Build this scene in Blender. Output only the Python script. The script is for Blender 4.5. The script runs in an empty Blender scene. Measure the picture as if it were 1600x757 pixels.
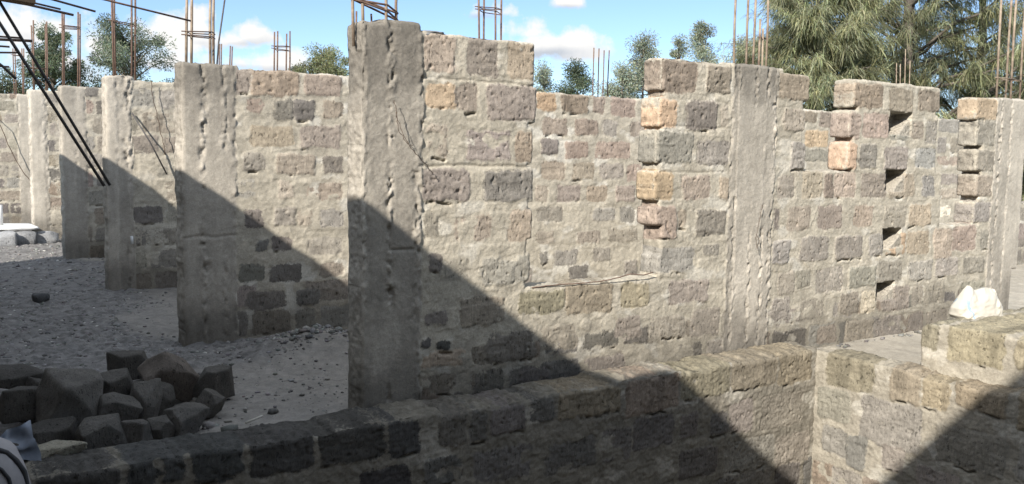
import bpy, math, random
import numpy as np
from mathutils import Vector, Matrix, Euler
random.seed(7); RNG = np.random.default_rng(11)
scene = bpy.context.scene
COL = scene.collection

# ------------------------------------------------------------------ objects
def tag(o, label=None, cat=None, group=None, kind=None):
    if label: o['label'] = label
    if cat: o['category'] = cat
    if group: o['group'] = group
    if kind: o['kind'] = kind
    return o
def empty(name, loc, label, cat, group=None):
    o = bpy.data.objects.new(name, None); COL.objects.link(o); o.location = loc
    o.empty_display_size = .1
    return tag(o, label, cat, group)
def wpos(o):
    p = Vector((0, 0, 0))
    while o is not None:
        p += o.location; o = o.parent
    return p
def mesh_obj(name, V, F, mat, parent=None, smooth=False, tint=None, stone=None, loc=None, stint=None):
    """V world-space vertices (n,3); F list/array of faces"""
    V = np.asarray(V, dtype=np.float64)
    base = Vector(loc) if loc is not None else (wpos(parent) if parent else Vector((0, 0, 0)))
    me = bpy.data.meshes.new(name)
    v = V - np.array(base)
    if isinstance(F, np.ndarray):
        n, k = F.shape
        me.vertices.add(len(v)); me.vertices.foreach_set('co', v.astype(np.float32).ravel())
        me.loops.add(n * k); me.loops.foreach_set('vertex_index', F.astype(np.int32).ravel())
        me.polygons.add(n); me.polygons.foreach_set('loop_start', np.arange(0, n * k, k, dtype=np.int32))
        me.polygons.foreach_set('loop_total', np.full(n, k, dtype=np.int32))
        me.update(calc_edges=True); me.validate()
    else:
        me.from_pydata([tuple(p) for p in v], [], F); me.update()
    if smooth: me.polygons.foreach_set('use_smooth', np.ones(len(me.polygons), dtype=bool))
    if tint is not None:
        a = me.attributes.new('tint', 'FLOAT_COLOR', 'POINT')
        c = np.ones((len(v), 4), dtype=np.float32); c[:, :3] = tint; a.data.foreach_set('color', c.ravel())
    if stint is not None:
        a = me.attributes.new('stint', 'FLOAT_COLOR', 'POINT')
        c = np.ones((len(v), 4), dtype=np.float32); c[:, :3] = stint; a.data.foreach_set('color', c.ravel())
    if stone is not None:
        a = me.attributes.new('stone', 'FLOAT', 'POINT'); a.data.foreach_set('value', stone.astype(np.float32))
    me.materials.append(mat)
    o = bpy.data.objects.new(name, me); COL.objects.link(o)
    if parent is not None: o.parent = parent
    elif loc is not None: o.location = loc
    return o

# ------------------------------------------------------------------ noise
def _hash(ix, iy, iz, s):
    h = (ix.astype(np.int64) * 374761393 + iy.astype(np.int64) * 668265263 + iz.astype(np.int64) * 2147483647 + s * 974634777) & 0xffffffff
    h = ((h ^ (h >> 13)) * 1274126177) & 0xffffffff
    h = (h ^ (h >> 16)) & 0xffffffff
    return (h & 0xffff) / 65535.0
def vnoise(x, y, z=None, s=0):
    x = np.asarray(x, float); y = np.asarray(y, float)
    if z is None:
        ix = np.floor(x); iy = np.floor(y); fx = x - ix; fy = y - iy
        fx = fx * fx * (3 - 2 * fx); fy = fy * fy * (3 - 2 * fy); o = np.zeros_like(ix)
        a = _hash(ix, iy, o, s); b = _hash(ix + 1, iy, o, s); c = _hash(ix, iy + 1, o, s); d = _hash(ix + 1, iy + 1, o, s)
        return (a + (b - a) * fx) * (1 - fy) + (c + (d - c) * fx) * fy
    z = np.asarray(z, float); iz = np.floor(z); fz = z - iz; fz = fz * fz * (3 - 2 * fz)
    ix = np.floor(x); iy = np.floor(y); fx = x - ix; fy = y - iy
    fx = fx * fx * (3 - 2 * fx); fy = fy * fy * (3 - 2 * fy)
    r = 0
    for k, wz in ((0, 1 - fz), (1, fz)):
        a = _hash(ix, iy, iz + k, s); b = _hash(ix + 1, iy, iz + k, s); c = _hash(ix, iy + 1, iz + k, s); d = _hash(ix + 1, iy + 1, iz + k, s)
        r = r + ((a + (b - a) * fx) * (1 - fy) + (c + (d - c) * fx) * fy) * wz
    return r
def fbm(x, y, z=None, s=0, o=4, g=.5):
    r = 0; a = 1; t = 0
    for k in range(o):
        f = 2.03 ** k
        r = r + a * vnoise(np.asarray(x) * f, np.asarray(y) * f, None if z is None else np.asarray(z) * f, s + k * 17); t += a; a *= g
    return r / t
def sstep(a, b, x):
    t = np.clip((x - a) / (b - a), 0, 1); return t * t * (3 - 2 * t)

# ------------------------------------------------------------------ materials
def nodes(name):
    m = bpy.data.materials.new(name); m.use_nodes = True
    nt = m.node_tree; b = nt.nodes['Principled BSDF']; b.inputs['Specular IOR Level'].default_value = .18
    return m, nt, b
def N(nt, t, **kw):
    n = nt.nodes.new(t)
    for k, v in kw.items():
        if k in n.inputs: n.inputs[k].default_value = v
        else: setattr(n, k, v)
    return n
def math_(nt, op, a, b=None, c=None):
    n = nt.nodes.new('ShaderNodeMath'); n.operation = op
    for i, q in enumerate((a, b, c)):
        if q is None: continue
        if isinstance(q, (int, float)): n.inputs[i].default_value = q
        else: nt.links.new(q, n.inputs[i])
    return n.outputs[0]
def ramp(nt, src, pts):
    n = nt.nodes.new('ShaderNodeValToRGB'); nt.links.new(src, n.inputs[0]); e = n.color_ramp.elements
    while len(e) < len(pts): e.new(.5)
    for q, (p, c) in zip(e, pts):
        q.position = p; q.color = (*c, 1) if len(c) == 3 else c
    return n.outputs[0]
def mix(nt, f, a, b, mode='MIX'):
    n = nt.nodes.new('ShaderNodeMix'); n.data_type = 'RGBA'; n.blend_type = mode
    for s, q in ((n.inputs[0], f), (n.inputs[6], a), (n.inputs[7], b)):
        if isinstance(q, (int, float)): s.default_value = q
        elif isinstance(q, tuple): s.default_value = (*q, 1) if len(q) == 3 else q
        else: nt.links.new(q, s)
    return n.outputs[2]
def masonry_mat(name, bump=.6, pores=1.0, two=False, streak=1.):
    """mortar and stone colours come from the modelled layout (tint, stint); their gritty border, grain, tool marks and pores from noise"""
    m, nt, b = nodes(name); L = nt.links
    tc = N(nt, 'ShaderNodeTexCoord'); at = N(nt, 'ShaderNodeAttribute', attribute_name='tint'); st = N(nt, 'ShaderNodeAttribute', attribute_name='stone')
    n1 = N(nt, 'ShaderNodeTexNoise', Scale=70., Detail=6., Roughness=.7); n2 = N(nt, 'ShaderNodeTexNoise', Scale=13., Detail=6., Roughness=.7)
    n3 = N(nt, 'ShaderNodeTexNoise', Scale=190., Detail=3., Roughness=.75); n4 = N(nt, 'ShaderNodeTexNoise', Scale=45., Detail=5., Roughness=.75)
    mp = N(nt, 'ShaderNodeMapping'); mp.inputs['Scale'].default_value = (1, 1, .5); L.new(tc.outputs['Object'], mp.inputs[0])
    ms = N(nt, 'ShaderNodeMapping'); ms.inputs['Scale'].default_value = (1, 1, .16); ms.inputs['Rotation'].default_value = (0, .12, 0); L.new(tc.outputs['Object'], ms.inputs[0])
    n5 = N(nt, 'ShaderNodeTexNoise', Scale=85., Detail=4., Roughness=.7); L.new(ms.outputs[0], n5.inputs['Vector'])
    nw = N(nt, 'ShaderNodeTexNoise', Scale=30., Detail=2.)
    va = nt.nodes.new('ShaderNodeVectorMath'); va.operation = 'MULTIPLY_ADD'; L.new(nw.outputs['Color'], va.inputs[0]); va.inputs[1].default_value = (.035, .035, .035); L.new(mp.outputs[0], va.inputs[2])
    v1 = N(nt, 'ShaderNodeTexVoronoi', Scale=34.); v2 = N(nt, 'ShaderNodeTexVoronoi', Scale=85.)
    for n in (n1, n2, n3, n4, nw): L.new(tc.outputs['Object'], n.inputs['Vector'])
    L.new(va.outputs[0], v1.inputs['Vector']); L.new(va.outputs[0], v2.inputs['Vector'])
    s0 = math_(nt, 'ADD', st.outputs['Fac'], math_(nt, 'MULTIPLY', math_(nt, 'SUBTRACT', n4.outputs[0], .5), 1.15))
    s0 = math_(nt, 'ADD', s0, math_(nt, 'MULTIPLY', math_(nt, 'SUBTRACT', n3.outputs[0], .5), .35))
    sm = math_(nt, 'SMOOTH_MIN', math_(nt, 'MAXIMUM', math_(nt, 'MULTIPLY_ADD', s0, 5., -2.), 0.), 1., .1)
    sm = math_(nt, 'MINIMUM', sm, 1.)
    def pits(v, r, keep):
        d = math_(nt, 'SUBTRACT', r, v.outputs['Distance']); d = math_(nt, 'MULTIPLY', d, 2.2 / r); d = math_(nt, 'MINIMUM', math_(nt, 'MAXIMUM', d, 0.), 1.)
        sep = N(nt, 'ShaderNodeSeparateColor'); L.new(v.outputs['Color'], sep.inputs[0])
        k = math_(nt, 'GREATER_THAN', sep.outputs[0], keep)
        return math_(nt, 'MULTIPLY', math_(nt, 'MULTIPLY', d, k), math_(nt, 'MULTIPLY_ADD', sm, .9, .1))
    pp = math_(nt, 'MINIMUM', math_(nt, 'ADD', pits(v1, .34, .86), pits(v2, .36, .72)), 1.)
    pp = math_(nt, 'MULTIPLY', pp, pores)
    g = math_(nt, 'MULTIPLY_ADD', n1.outputs[0], .8, .6); g = math_(nt, 'MULTIPLY', g, math_(nt, 'MULTIPLY_ADD', n2.outputs[0], .6, .7)); g = math_(nt, 'MULTIPLY', g, math_(nt, 'MULTIPLY_ADD', n3.outputs[0], .8, .6))
    g = math_(nt, 'MULTIPLY', g, math_(nt, 'MULTIPLY_ADD', pp, -.5, 1.))
    stk = math_(nt, 'MULTIPLY', math_(nt, 'SUBTRACT', n5.outputs[0], .5), math_(nt, 'MULTIPLY', sm, streak))
    g = math_(nt, 'MULTIPLY', g, math_(nt, 'MULTIPLY_ADD', stk, .7, 1.))
    src = at.outputs['Color']
    if two:
        a2 = N(nt, 'ShaderNodeAttribute', attribute_name='stint'); src = mix(nt, sm, at.outputs['Color'], a2.outputs['Color'])
    col = nt.nodes.new('ShaderNodeVectorMath'); col.operation = 'SCALE'; L.new(src, col.inputs[0]); L.new(g, col.inputs['Scale'])
    L.new(col.outputs[0], b.inputs['Base Color']); b.inputs['Roughness'].default_value = .95
    h = math_(nt, 'ADD', math_(nt, 'MULTIPLY', n1.outputs[0], .8), math_(nt, 'MULTIPLY', n3.outputs[0], .7))
    h = math_(nt, 'ADD', h, math_(nt, 'MULTIPLY', n2.outputs[0], .5)); h = math_(nt, 'ADD', h, math_(nt, 'MULTIPLY', n4.outputs[0], .6)); h = math_(nt, 'ADD', h, math_(nt, 'MULTIPLY', pp, -.9))
    h = math_(nt, 'ADD', h, math_(nt, 'MULTIPLY', stk, .8))
    h = math_(nt, 'MULTIPLY', h, math_(nt, 'MULTIPLY_ADD', sm, -.35, 1.35))
    if two: h = math_(nt, 'ADD', h, math_(nt, 'MULTIPLY', sm, .30))
    bp = N(nt, 'ShaderNodeBump', Strength=bump, Distance=.010); L.new(h, bp.inputs['Height']); L.new(bp.outputs[0], b.inputs['Normal'])
    return m
def simple_mat(name, c1, c2, scale=8., rough=.9, bump=.3, dist=.01, spec=.18, detail=5., scale2=None):
    m, nt, b = nodes(name); L = nt.links
    tc = N(nt, 'ShaderNodeTexCoord'); n = N(nt, 'ShaderNodeTexNoise', Scale=scale, Detail=detail, Roughness=.65); L.new(tc.outputs['Object'], n.inputs['Vector'])
    L.new(ramp(nt, n.outputs[0], [(.32, c1), (.68, c2)]), b.inputs['Base Color'])
    b.inputs['Roughness'].default_value = rough; b.inputs['Specular IOR Level'].default_value = spec
    n2 = N(nt, 'ShaderNodeTexNoise', Scale=scale2 or scale * 4, Detail=4.); L.new(tc.outputs['Object'], n2.inputs['Vector'])
    bp = N(nt, 'ShaderNodeBump', Strength=bump, Distance=dist); L.new(n2.outputs[0], bp.inputs['Height']); L.new(bp.outputs[0], b.inputs['Normal'])
    return m
M_STONE = masonry_mat('quarry_stone_and_mortar', .5, 1., True)
M_CONC = masonry_mat('cast_concrete', .45, .35)
M_REBAR = simple_mat('rusted_steel', (.09, .056, .042), (.20, .13, .095), 30., .75, .3, .002, .3)
M_REBAR_PALE = simple_mat('cement_dusted_steel', (.15, .105, .08), (.37, .30, .22), 12., .85, .3, .002, .2)
M_STEEL = simple_mat('dark_steel', (.035, .035, .035), (.10, .09, .085), 40., .6, .2, .002, .4)
M_WIRE = simple_mat('tie_wire', (.06, .045, .035), (.12, .08, .055), 40., .8, .1, .001)

# ------------------------------------------------------------------ tubes
def tube(pts, r, sides=7, closed=False):
    pts = [Vector(p) for p in pts]; n = len(pts); V = []; F = []
    up = Vector((.31, .22, .93)).normalized()
    for i, p in enumerate(pts):
        a = pts[i - 1] if (i > 0 or closed) else p; b = pts[(i + 1) % n] if (i < n - 1 or closed) else p
        d = (b - a).normalized(); u = d.cross(up)
        if u.length < .15: u = d.cross(Vector((1, .1, 0)))
        u.normalize(); w = d.cross(u)
        rr = r[i] if isinstance(r, (list, tuple)) else r
        for k in range(sides):
            t = 2 * math.pi * k / sides; V.append(p + u * (rr * math.cos(t)) + w * (rr * math.sin(t)))
    m = n if closed else n - 1
    for i in range(m):
        j = (i + 1) % n
        for k in range(sides):
            l = (k + 1) % sides; F.append((i * sides + k, i * sides + l, j * sides + l, j * sides + k))
    if not closed:
        F.append(tuple(range(sides - 1, -1, -1))); F.append(tuple((n - 1) * sides + k for k in range(sides)))
    return [tuple(v) for v in V], F
def tube_obj(name, pts, r, mat, parent=None, sides=7, closed=False, loc=None):
    V, F = tube(pts, r, sides, closed)
    if parent is None and loc is None: loc = tuple(Vector(pts[0]))
    return mesh_obj(name, V, F, mat, parent, smooth=True, loc=loc)
def join(parts):
    V = []; F = []
    for v, f in parts:
        k = len(V); V += list(v); F += [tuple(i + k for i in q) for q in f]
    return V, F

# ------------------------------------------------------------------ stone walls
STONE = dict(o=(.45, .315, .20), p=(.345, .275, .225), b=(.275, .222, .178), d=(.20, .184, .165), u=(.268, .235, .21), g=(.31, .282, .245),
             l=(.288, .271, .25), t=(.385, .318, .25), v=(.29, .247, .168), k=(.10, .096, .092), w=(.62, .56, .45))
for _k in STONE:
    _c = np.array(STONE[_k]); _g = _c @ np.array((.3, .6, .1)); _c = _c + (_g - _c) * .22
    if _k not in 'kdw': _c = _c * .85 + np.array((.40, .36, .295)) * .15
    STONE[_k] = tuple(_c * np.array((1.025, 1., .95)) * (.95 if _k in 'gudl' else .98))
MORTAR = np.array((.415, .374, .302)); PALE = np.array((.56, .525, .455)); CONC = np.array((.365, .33, .278))
def rsdf(U, V, r, rad):
    u0, v0, u1, v1 = r
    qx = np.abs(U - (u0 + u1) / 2) - (u1 - u0) / 2 + rad; qy = np.abs(V - (v0 + v1) / 2) - (v1 - v0) / 2 + rad
    return np.hypot(np.maximum(qx, 0), np.maximum(qy, 0)) + np.minimum(np.maximum(qx, qy), 0) - rad
def random_courses(u0, u1, v0, v1, ch, seed, keys, e=(.5, 1), lmin=.22, lmax=.5, drop=.1):
    r = random.Random(seed); out = []; v = v0
    while v < v1 - .08:
        h = ch * r.uniform(.94, 1.06); u = u0 - r.uniform(0, .3)
        while u < u1:
            l = r.uniform(lmin, lmax)
            if r.random() > drop:
                out.append((u + .02, v + .03 + r.uniform(-.012, .012), u + l - .025, min(v + h - .025, v1 + .05) + r.uniform(-.012, .012), r.choice(keys), r.uniform(*e)))
            u += l
        v += h
    return out
def build_wall(parent, axis, plane, ext, solid, blocks, cols, res, thick, seed, facing=-1, pockets=(), plaster=0., dirt=None, cracks=.5, back=True, rad=.025, edge=1., rough=1., pale=.5, mtone=1., stone_tone=1.):
    """a rough stone wall: axis 1 = face in the plane y=plane (u along x); axis 0 = face in x=plane (u along y).
    ext=(u0,v0,u1,v1) grid; solid = rectangles whose union is the wall's elevation; blocks = stones; cols = concrete columns"""
    u0, v0, u1, v1 = ext
    nu = int((u1 - u0) / res) + 1; nv = int((v1 - v0) / res) + 1
    us = np.linspace(u0, u1, nu); vs = np.linspace(v0, v1, nv)
    U, V = np.meshgrid(us, vs)                                   # (nv,nu)
    S = seed * 101
    # silhouettes wobble
    wU = U + (fbm(U * 7, V * 7, s=S + 1, o=3) - .5) * .03 * edge + (vnoise(U * 40, V * 40, s=S + 2) - .5) * .003 * edge
    wV = V + (fbm(U * 7, V * 7, s=S + 3, o=3) - .5) * .03 * edge + (vnoise(U * 40, V * 40, s=S + 4) - .5) * .003 * edge
    D = np.full(U.shape, 9.)
    for r in solid:
        D = np.minimum(D, rsdf(wU, wV, r, min(rad, (r[2] - r[0]) / 2.1, (r[3] - r[1]) / 2.1)))
    # mortar ground
    n1 = fbm(U * 3.1, V * 3.1, s=S + 5); n2 = fbm(U * 11, V * 11, s=S + 6); n3 = fbm(U * 34, V * 34, s=S + 7, o=3)
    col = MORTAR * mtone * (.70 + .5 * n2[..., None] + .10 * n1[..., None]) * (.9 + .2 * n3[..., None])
    pm = sstep(.60, .70, fbm(U * 4.3, V * 7, s=S + 8)) * pale
    col = col * (1 - pm[..., None]) + PALE * (.85 + .3 * n3[..., None]) * pm[..., None]
    scol = np.tile(MORTAR * .8, U.shape + (1,))
    tw = fbm(U * 6 + 3 * n1, V * 15, s=S + 10, o=3)                 # trowelled smears
    H = (n1 - .5) * .010 * rough + (n2 - .5) * .005 * rough + (n3 - .5) * .006 * rough + (vnoise(U * 75, V * 75, s=S + 9) - .5) * .005 * rough + sstep(.5, .58, tw) * .004
    stone = np.zeros(U.shape)
    # stones
    bU = U + (fbm(U * 13, V * 13, s=S + 11) - .5) * .045; bV = V + (fbm(U * 13, V * 13, s=S + 12) - .5) * .045
    r = random.Random(seed + 5)
    for (a, b, c, d, k, e) in blocks:
        i0 = max(0, int((a - .07 - u0) / res)); i1 = min(nu, int((c + .07 - u0) / res) + 2); j0 = max(0, int((b - .07 - v0) / res)); j1 = min(nv, int((d + .07 - v0) / res) + 2)
        if i1 - i0 < 2 or j1 - j0 < 2: continue
        sl = np.s_[j0:j1, i0:i1]
        sd = rsdf(bU[sl], bV[sl], (a, b, c, d), .03)
        m = sstep(.010, -.008, sd)
        sm = fbm(U[sl] * 8, V[sl] * 10, s=S + 20, o=4)               # mortar smeared over the face
        thr = .62 - .56 * e + .02
        pl = 1 - plaster * sstep(.42, .55, fbm(U[sl] * 3, V[sl] * 3, s=S + 21))
        soft_m = np.clip(.5 - sd / .06 - .35 * (fbm(U[sl] * 19, V[sl] * 19, s=S + 28, o=3) - .5), 0, 1); soft_m = np.minimum(soft_m, np.clip(.5 + (sm - thr) / .22, 0, 1) if e < .97 else 1.); soft_m = np.minimum(soft_m, pl)
        m = m * (sstep(thr - .05, thr + .06, sm) if e < .97 else 1.) * pl
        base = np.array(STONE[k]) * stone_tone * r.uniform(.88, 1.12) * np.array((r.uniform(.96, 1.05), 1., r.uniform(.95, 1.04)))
        q = fbm(U[sl] * 7 + r.random() * 50, V[sl] * 7, s=S + 22); q2 = vnoise(U[sl] * 60, V[sl] * 45, s=S + 23)
        c3 = base * (.78 + .44 * q[..., None]) * (.88 + .24 * q2[..., None])
        if k in 'vb': c3 = c3 * (1 - .25 * sstep(.55, .7, fbm(U[sl] * 16, V[sl] * 2.5, s=S + 24))[..., None])
        own = soft_m > stone[sl]
        scol[sl] = np.where((own | (soft_m > .3))[..., None], c3, scol[sl])
        stone[sl] = np.maximum(stone[sl], soft_m)
        pr = r.uniform(-.002, .010) * e
        H[sl] += m * (pr + (q - .5) * .010 - (n2[sl] - .5) * .010 * rough - (n3[sl] - .5) * .005 * rough) - .006 * e * np.exp(-(sd / .006) ** 2) * sstep(.45, .6, fbm(U[sl] * 12, V[sl] * 12, s=S + 25))
        if r.random() < cracks:                                     # open joint under the stone
            ln = (U[sl] > a + r.uniform(-.02, .4) * (c - a)) & (U[sl] < c - r.uniform(-.02, .45) * (c - a))
            yy = b - .012 + (fbm(U[sl] * 16, U[sl] * 0, s=S + 26) - .5) * .035
            g = np.exp(-((V[sl] - yy) / .0065) ** 2) * ln * sstep(.46, .58, fbm(U[sl] * 13, V[sl] * 5, s=S + 27))
            H[sl] -= .035 * g
            col[sl] = col[sl] * (1 - .35 * g[..., None])
    # pits in the stones
    pit = sstep(.86, .94, vnoise(U * 46, V * 40, s=S + 30)) * (stone > .6)
    H -= pit * .012
    pid = np.full(U.shape, -1)
    # concrete columns
    cU = U + (fbm(U * 8, V * 8, s=S + 31) - .5) * .05 * edge; cV = V + (fbm(U * 8, V * 8, s=S + 32) - .5) * .05
    for ci, c in enumerate(cols):
        cs = rsdf(cU, cV, c['r'], .01); m = sstep(.012, -.012, cs)
        cc = CONC * c.get('tone', 1.) * (.84 + .32 * n1[..., None]) * (.9 + .2 * n3[..., None])
        st = sstep(.5, .66, fbm(U * 5, V * 2.0, s=S + 33)); cc = cc * (1 - .16 * st[..., None])
        top = c['r'][3]
        dk = sstep(top - c.get('dark', .25) - .12, top - c.get('dark', .25) + .12, V + (n2 - .5) * .25); cc = cc * (1 - .40 * dk[..., None]); sv = fbm(U * 26, V * 1.3, s=S + 49); cc = cc * (.86 + .28 * sv[..., None])   # weathered crust at the head of the pour
        hh = .010 + (n1 - .5) * .008 + (n2 - .5) * .004 + (vnoise(U * 60, V * 60, s=S + 34) - .5) * .003
        sl_ = sorted(q[0] for q in c.get('seams', ()))
        bi = np.zeros(U.shape)
        for q in sl_: bi = bi + (U > q + (fbm(V * 5, V * 0 + q, s=S + 35) - .5) * .05)
        bt = vnoise(bi * 3.7 + ci * 9.1, bi * 0 + .3, s=S + 52)         # each form board left its own tone and level
        cc = cc * (.86 + .28 * bt[..., None]); hh = hh + (bt - .5) * .010
        for su, sw, sa in c.get('seams', ()):                       # board joints where the grout leaked: ragged, honeycombed strips
            wv = .45 + 1.5 * fbm(V * 3.2, V * 0 + su * 7, s=S + 44)
            du = (U - su + (fbm(V * 5, V * 0 + su, s=S + 35) - .5) * .05 + (fbm(V * 23, U * 9 + su, s=S + 45) - .5) * .03) / (sw * wv)
            g = np.exp(-du ** 2); act = sstep(.36, .60, fbm(V * 2.6, V * 0 + su * 3, s=S + 36) + .25 * (fbm(V * 14, V * 0 + su, s=S + 46) - .5))
            cr = fbm(U * 34 + 9, V * 21, s=S + 37, o=4); hole = sstep(.56, .68, fbm(U * 30, V * 17, s=S + 47, o=4))
            hh = hh + sa * g * act * ((cr - .48) * .05 - hole * .022)
            cc = cc * (1 + (g * act * ((cr - .45) * .7 + .05))[..., None])
        for hz in c.get('lifts', ()):
            g = np.exp(-((V - hz + (fbm(U * 7, U * 0, s=S + 39) - .5) * .05) / .008) ** 2) * sstep(.4, .55, fbm(U * 6, V * 6, s=S + 40))
            hh = hh - .012 * g
        eg = np.exp(-(cs / .022) ** 2)                               # crumbly edge
        hh = hh + eg * ((fbm(U * 30, V * 19, s=S + 41) - .5) * .05 - .018 * sstep(.58, .7, fbm(U * 24, V * 12, s=S + 48)))
        col = col * (1 - m[..., None]) + cc * m[..., None]; H = H * (1 - m) + hh * m; stone = stone * (1 - m)
        pid[(cs < 0)] = ci
    for p in pockets:                                               # toothing holes left for a cross wall
        a, b, c, d = p
        uu = (U - a) / (c - a); vv = (V - b) / (d - b)
        ins = (wU > a) & (wU < c) & (wV > b) & (wV < d)
        t2 = sstep(-.52, -.42, vv - uu * 1.25)
        H = H - ins * (t2 * .16 + .014)
        stone = np.where(ins, .55, stone); scol = np.where(ins[..., None], np.array(STONE['g']) * .9, scol)
    if dirt is not None:                                            # soil splash and damp at the foot
        dz, dv = dirt
        t = sstep(dz + dv, dz, V + (n1 - .5) * .5 * dv + (n2 - .5) * .3 * dv)
        col = col * (1 - .45 * t[..., None]); scol = scol * (1 - .4 * t[..., None]); H = H * (1 - .3 * t)
    # snap the outline to the elevation
    gy, gx = np.gradient(D, vs, us); gl = np.hypot(gx, gy) + 1e-6; gx /= gl; gy /= gl
    inside = D < 0
    fin = inside[:-1, :-1] | inside[1:, :-1] | inside[:-1, 1:] | inside[1:, 1:]
    out = (~inside) & (D < 2.5 * res)
    PU = U - np.where(out, D * gx, 0); PV = V - np.where(out, D * gy, 0)
    rnd = sstep(-.022, 0, D); H = H - rnd ** 2 * .010                # arrises are rounded off
    nrm = facing
    def world(u, v, h):
        w = np.empty(u.shape + (3,))
        if axis == 1: w[..., 0] = u; w[..., 1] = plane + nrm * h
        else: w[..., 1] = u; w[..., 0] = plane + nrm * h
        w[..., 2] = v
        return w
    W = world(PU, PV, H).reshape(-1, 3)
    idx = np.arange(nu * nv).reshape(nv, nu)
    Q = np.stack([idx[:-1, :-1], idx[:-1, 1:], idx[1:, 1:], idx[1:, :-1]], -1)
    fp = pid[:-1, :-1]
    flip = (axis == 1 and nrm > 0) or (axis == 0 and nrm < 0)
    colf = col.reshape(-1, 3); stf = stone.reshape(-1); GX = gx.reshape(-1); GY = gy.reshape(-1); PUf = PU.reshape(-1); PVf = PV.reshape(-1); Hf = H.reshape(-1)
    res_objs = {}
    def blur(a, n):
        for ax in (0, 1):
            pad = [(0, 0)] * 3; pad[ax] = (n + 1, n); c = np.cumsum(np.pad(a, pad, mode='edge'), axis=ax)
            a = (np.take(c, np.arange(2 * n + 1, c.shape[ax]), ax) - np.take(c, np.arange(0, c.shape[ax] - 2 * n - 1), ax)) / (2 * n + 1)
        return a
    soft = blur(col, 4).reshape(-1, 3); scf = scol.reshape(-1, 3); stsoft = blur(stone[..., None], 3).reshape(-1)
    for piece in [-1] + list(range(len(cols))):
        fm = fin & (fp == piece)
        q = Q[fm]
        if len(q) == 0: continue
        # outer boundary edges (not shared with another piece)
        allq = Q[fin]
        if piece == -1:
            e_all = np.concatenate([allq[:, [0, 1]], allq[:, [1, 2]], allq[:, [2, 3]], allq[:, [3, 0]]])
            ks = np.sort(e_all, 1); key = ks[:, 0].astype(np.int64) * (nu * nv) + ks[:, 1]
            un, ct = np.unique(key, return_counts=True); bset = un[ct == 1]
        e = np.concatenate([q[:, [0, 1]], q[:, [1, 2]], q[:, [2, 3]], q[:, [3, 0]]])
        ks = np.sort(e, 1); key = ks[:, 0].astype(np.int64) * (nu * nv) + ks[:, 1]
        be = e[np.isin(key, bset)]
        used = np.unique(q); remap = -np.ones(nu * nv, dtype=np.int64); remap[used] = np.arange(len(used))
        Vv = [W[used]]; Cc = [colf[used]]; Ss = [stf[used]]; Sc = [scf[used]]; Fq = [remap[q]]
        cnt = len(used)
        bv = np.unique(be); bm = -np.ones(nu * nv, dtype=np.int64)
        prev = remap.copy(); ns = max(3, int(thick / (res * 1.6)))
        sc = None
        for k in range(1, ns + 1):
            dpt = thick * k / ns
            nz = fbm(PUf[bv] * 14, PVf[bv] * 14, np.full(len(bv), dpt * 14), s=S + 50) - .5
            nf = vnoise(PUf[bv] * 50, PVf[bv] * 50, np.full(len(bv), dpt * 50), s=S + 51) - .5
            am = (nz * .034 + nf * .014 + .010 * math.sin(math.pi * k / ns)) * edge
            if k == ns: am = am * 0
            hh = np.where(True, Hf[bv] * (1 - k / ns) - dpt, 0)
            w = world(PUf[bv] + GX[bv] * am, PVf[bv] + GY[bv] * am, hh)
            cur = -np.ones(nu * nv, dtype=np.int64); cur[bv] = cnt + np.arange(len(bv)); cnt += len(bv)
            Vv.append(w); nc = fbm(PUf[bv] * 30, PVf[bv] * 30, np.full(len(bv), dpt * 30), s=S + 53, o=3); wk = min(1., k / 2.5)
            Cc.append((colf[bv] * (1 - wk) + soft[bv] * wk) * (.52 + .74 * nc)[:, None]); Ss.append(stf[bv] * (1 - wk) + np.minimum(1, stsoft[bv] * 1.6) * wk); Sc.append(scf[bv] * (.58 + .70 * nc)[:, None])
            Fq.append(np.stack([prev[be[:, 1]], prev[be[:, 0]], cur[be[:, 0]], cur[be[:, 1]]], 1))
            prev = cur
        if back:
            inter = np.setdiff1d(used, bv); cur = prev.copy(); cur[inter] = cnt + np.arange(len(inter)); cnt += len(inter)
            hb = -thick + (fbm(PUf[inter] * 8, PVf[inter] * 8, s=S + 60) - .5) * .02
            Vv.append(world(PUf[inter], PVf[inter], hb)); Cc.append(colf[inter]); Ss.append(stf[inter]); Sc.append(scf[inter])
            Fq.append(cur[q][:, ::-1])
        FF = np.concatenate(Fq)
        if flip: FF = FF[:, ::-1]
        o = mesh_obj('masonry' if piece == -1 else 'concrete_column', np.concatenate(Vv), FF, M_STONE if piece == -1 else M_CONC, parent, smooth=True, tint=np.concatenate(Cc), stone=np.concatenate(Ss), stint=np.concatenate(Sc))
        res_objs[piece] = o
    return res_objs
SUN_E = 3.4; SKY_S = .1; EXPO = 1.27; SKY_TINT = (.60, .645, .73); CLOUD_B = 1.75
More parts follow.
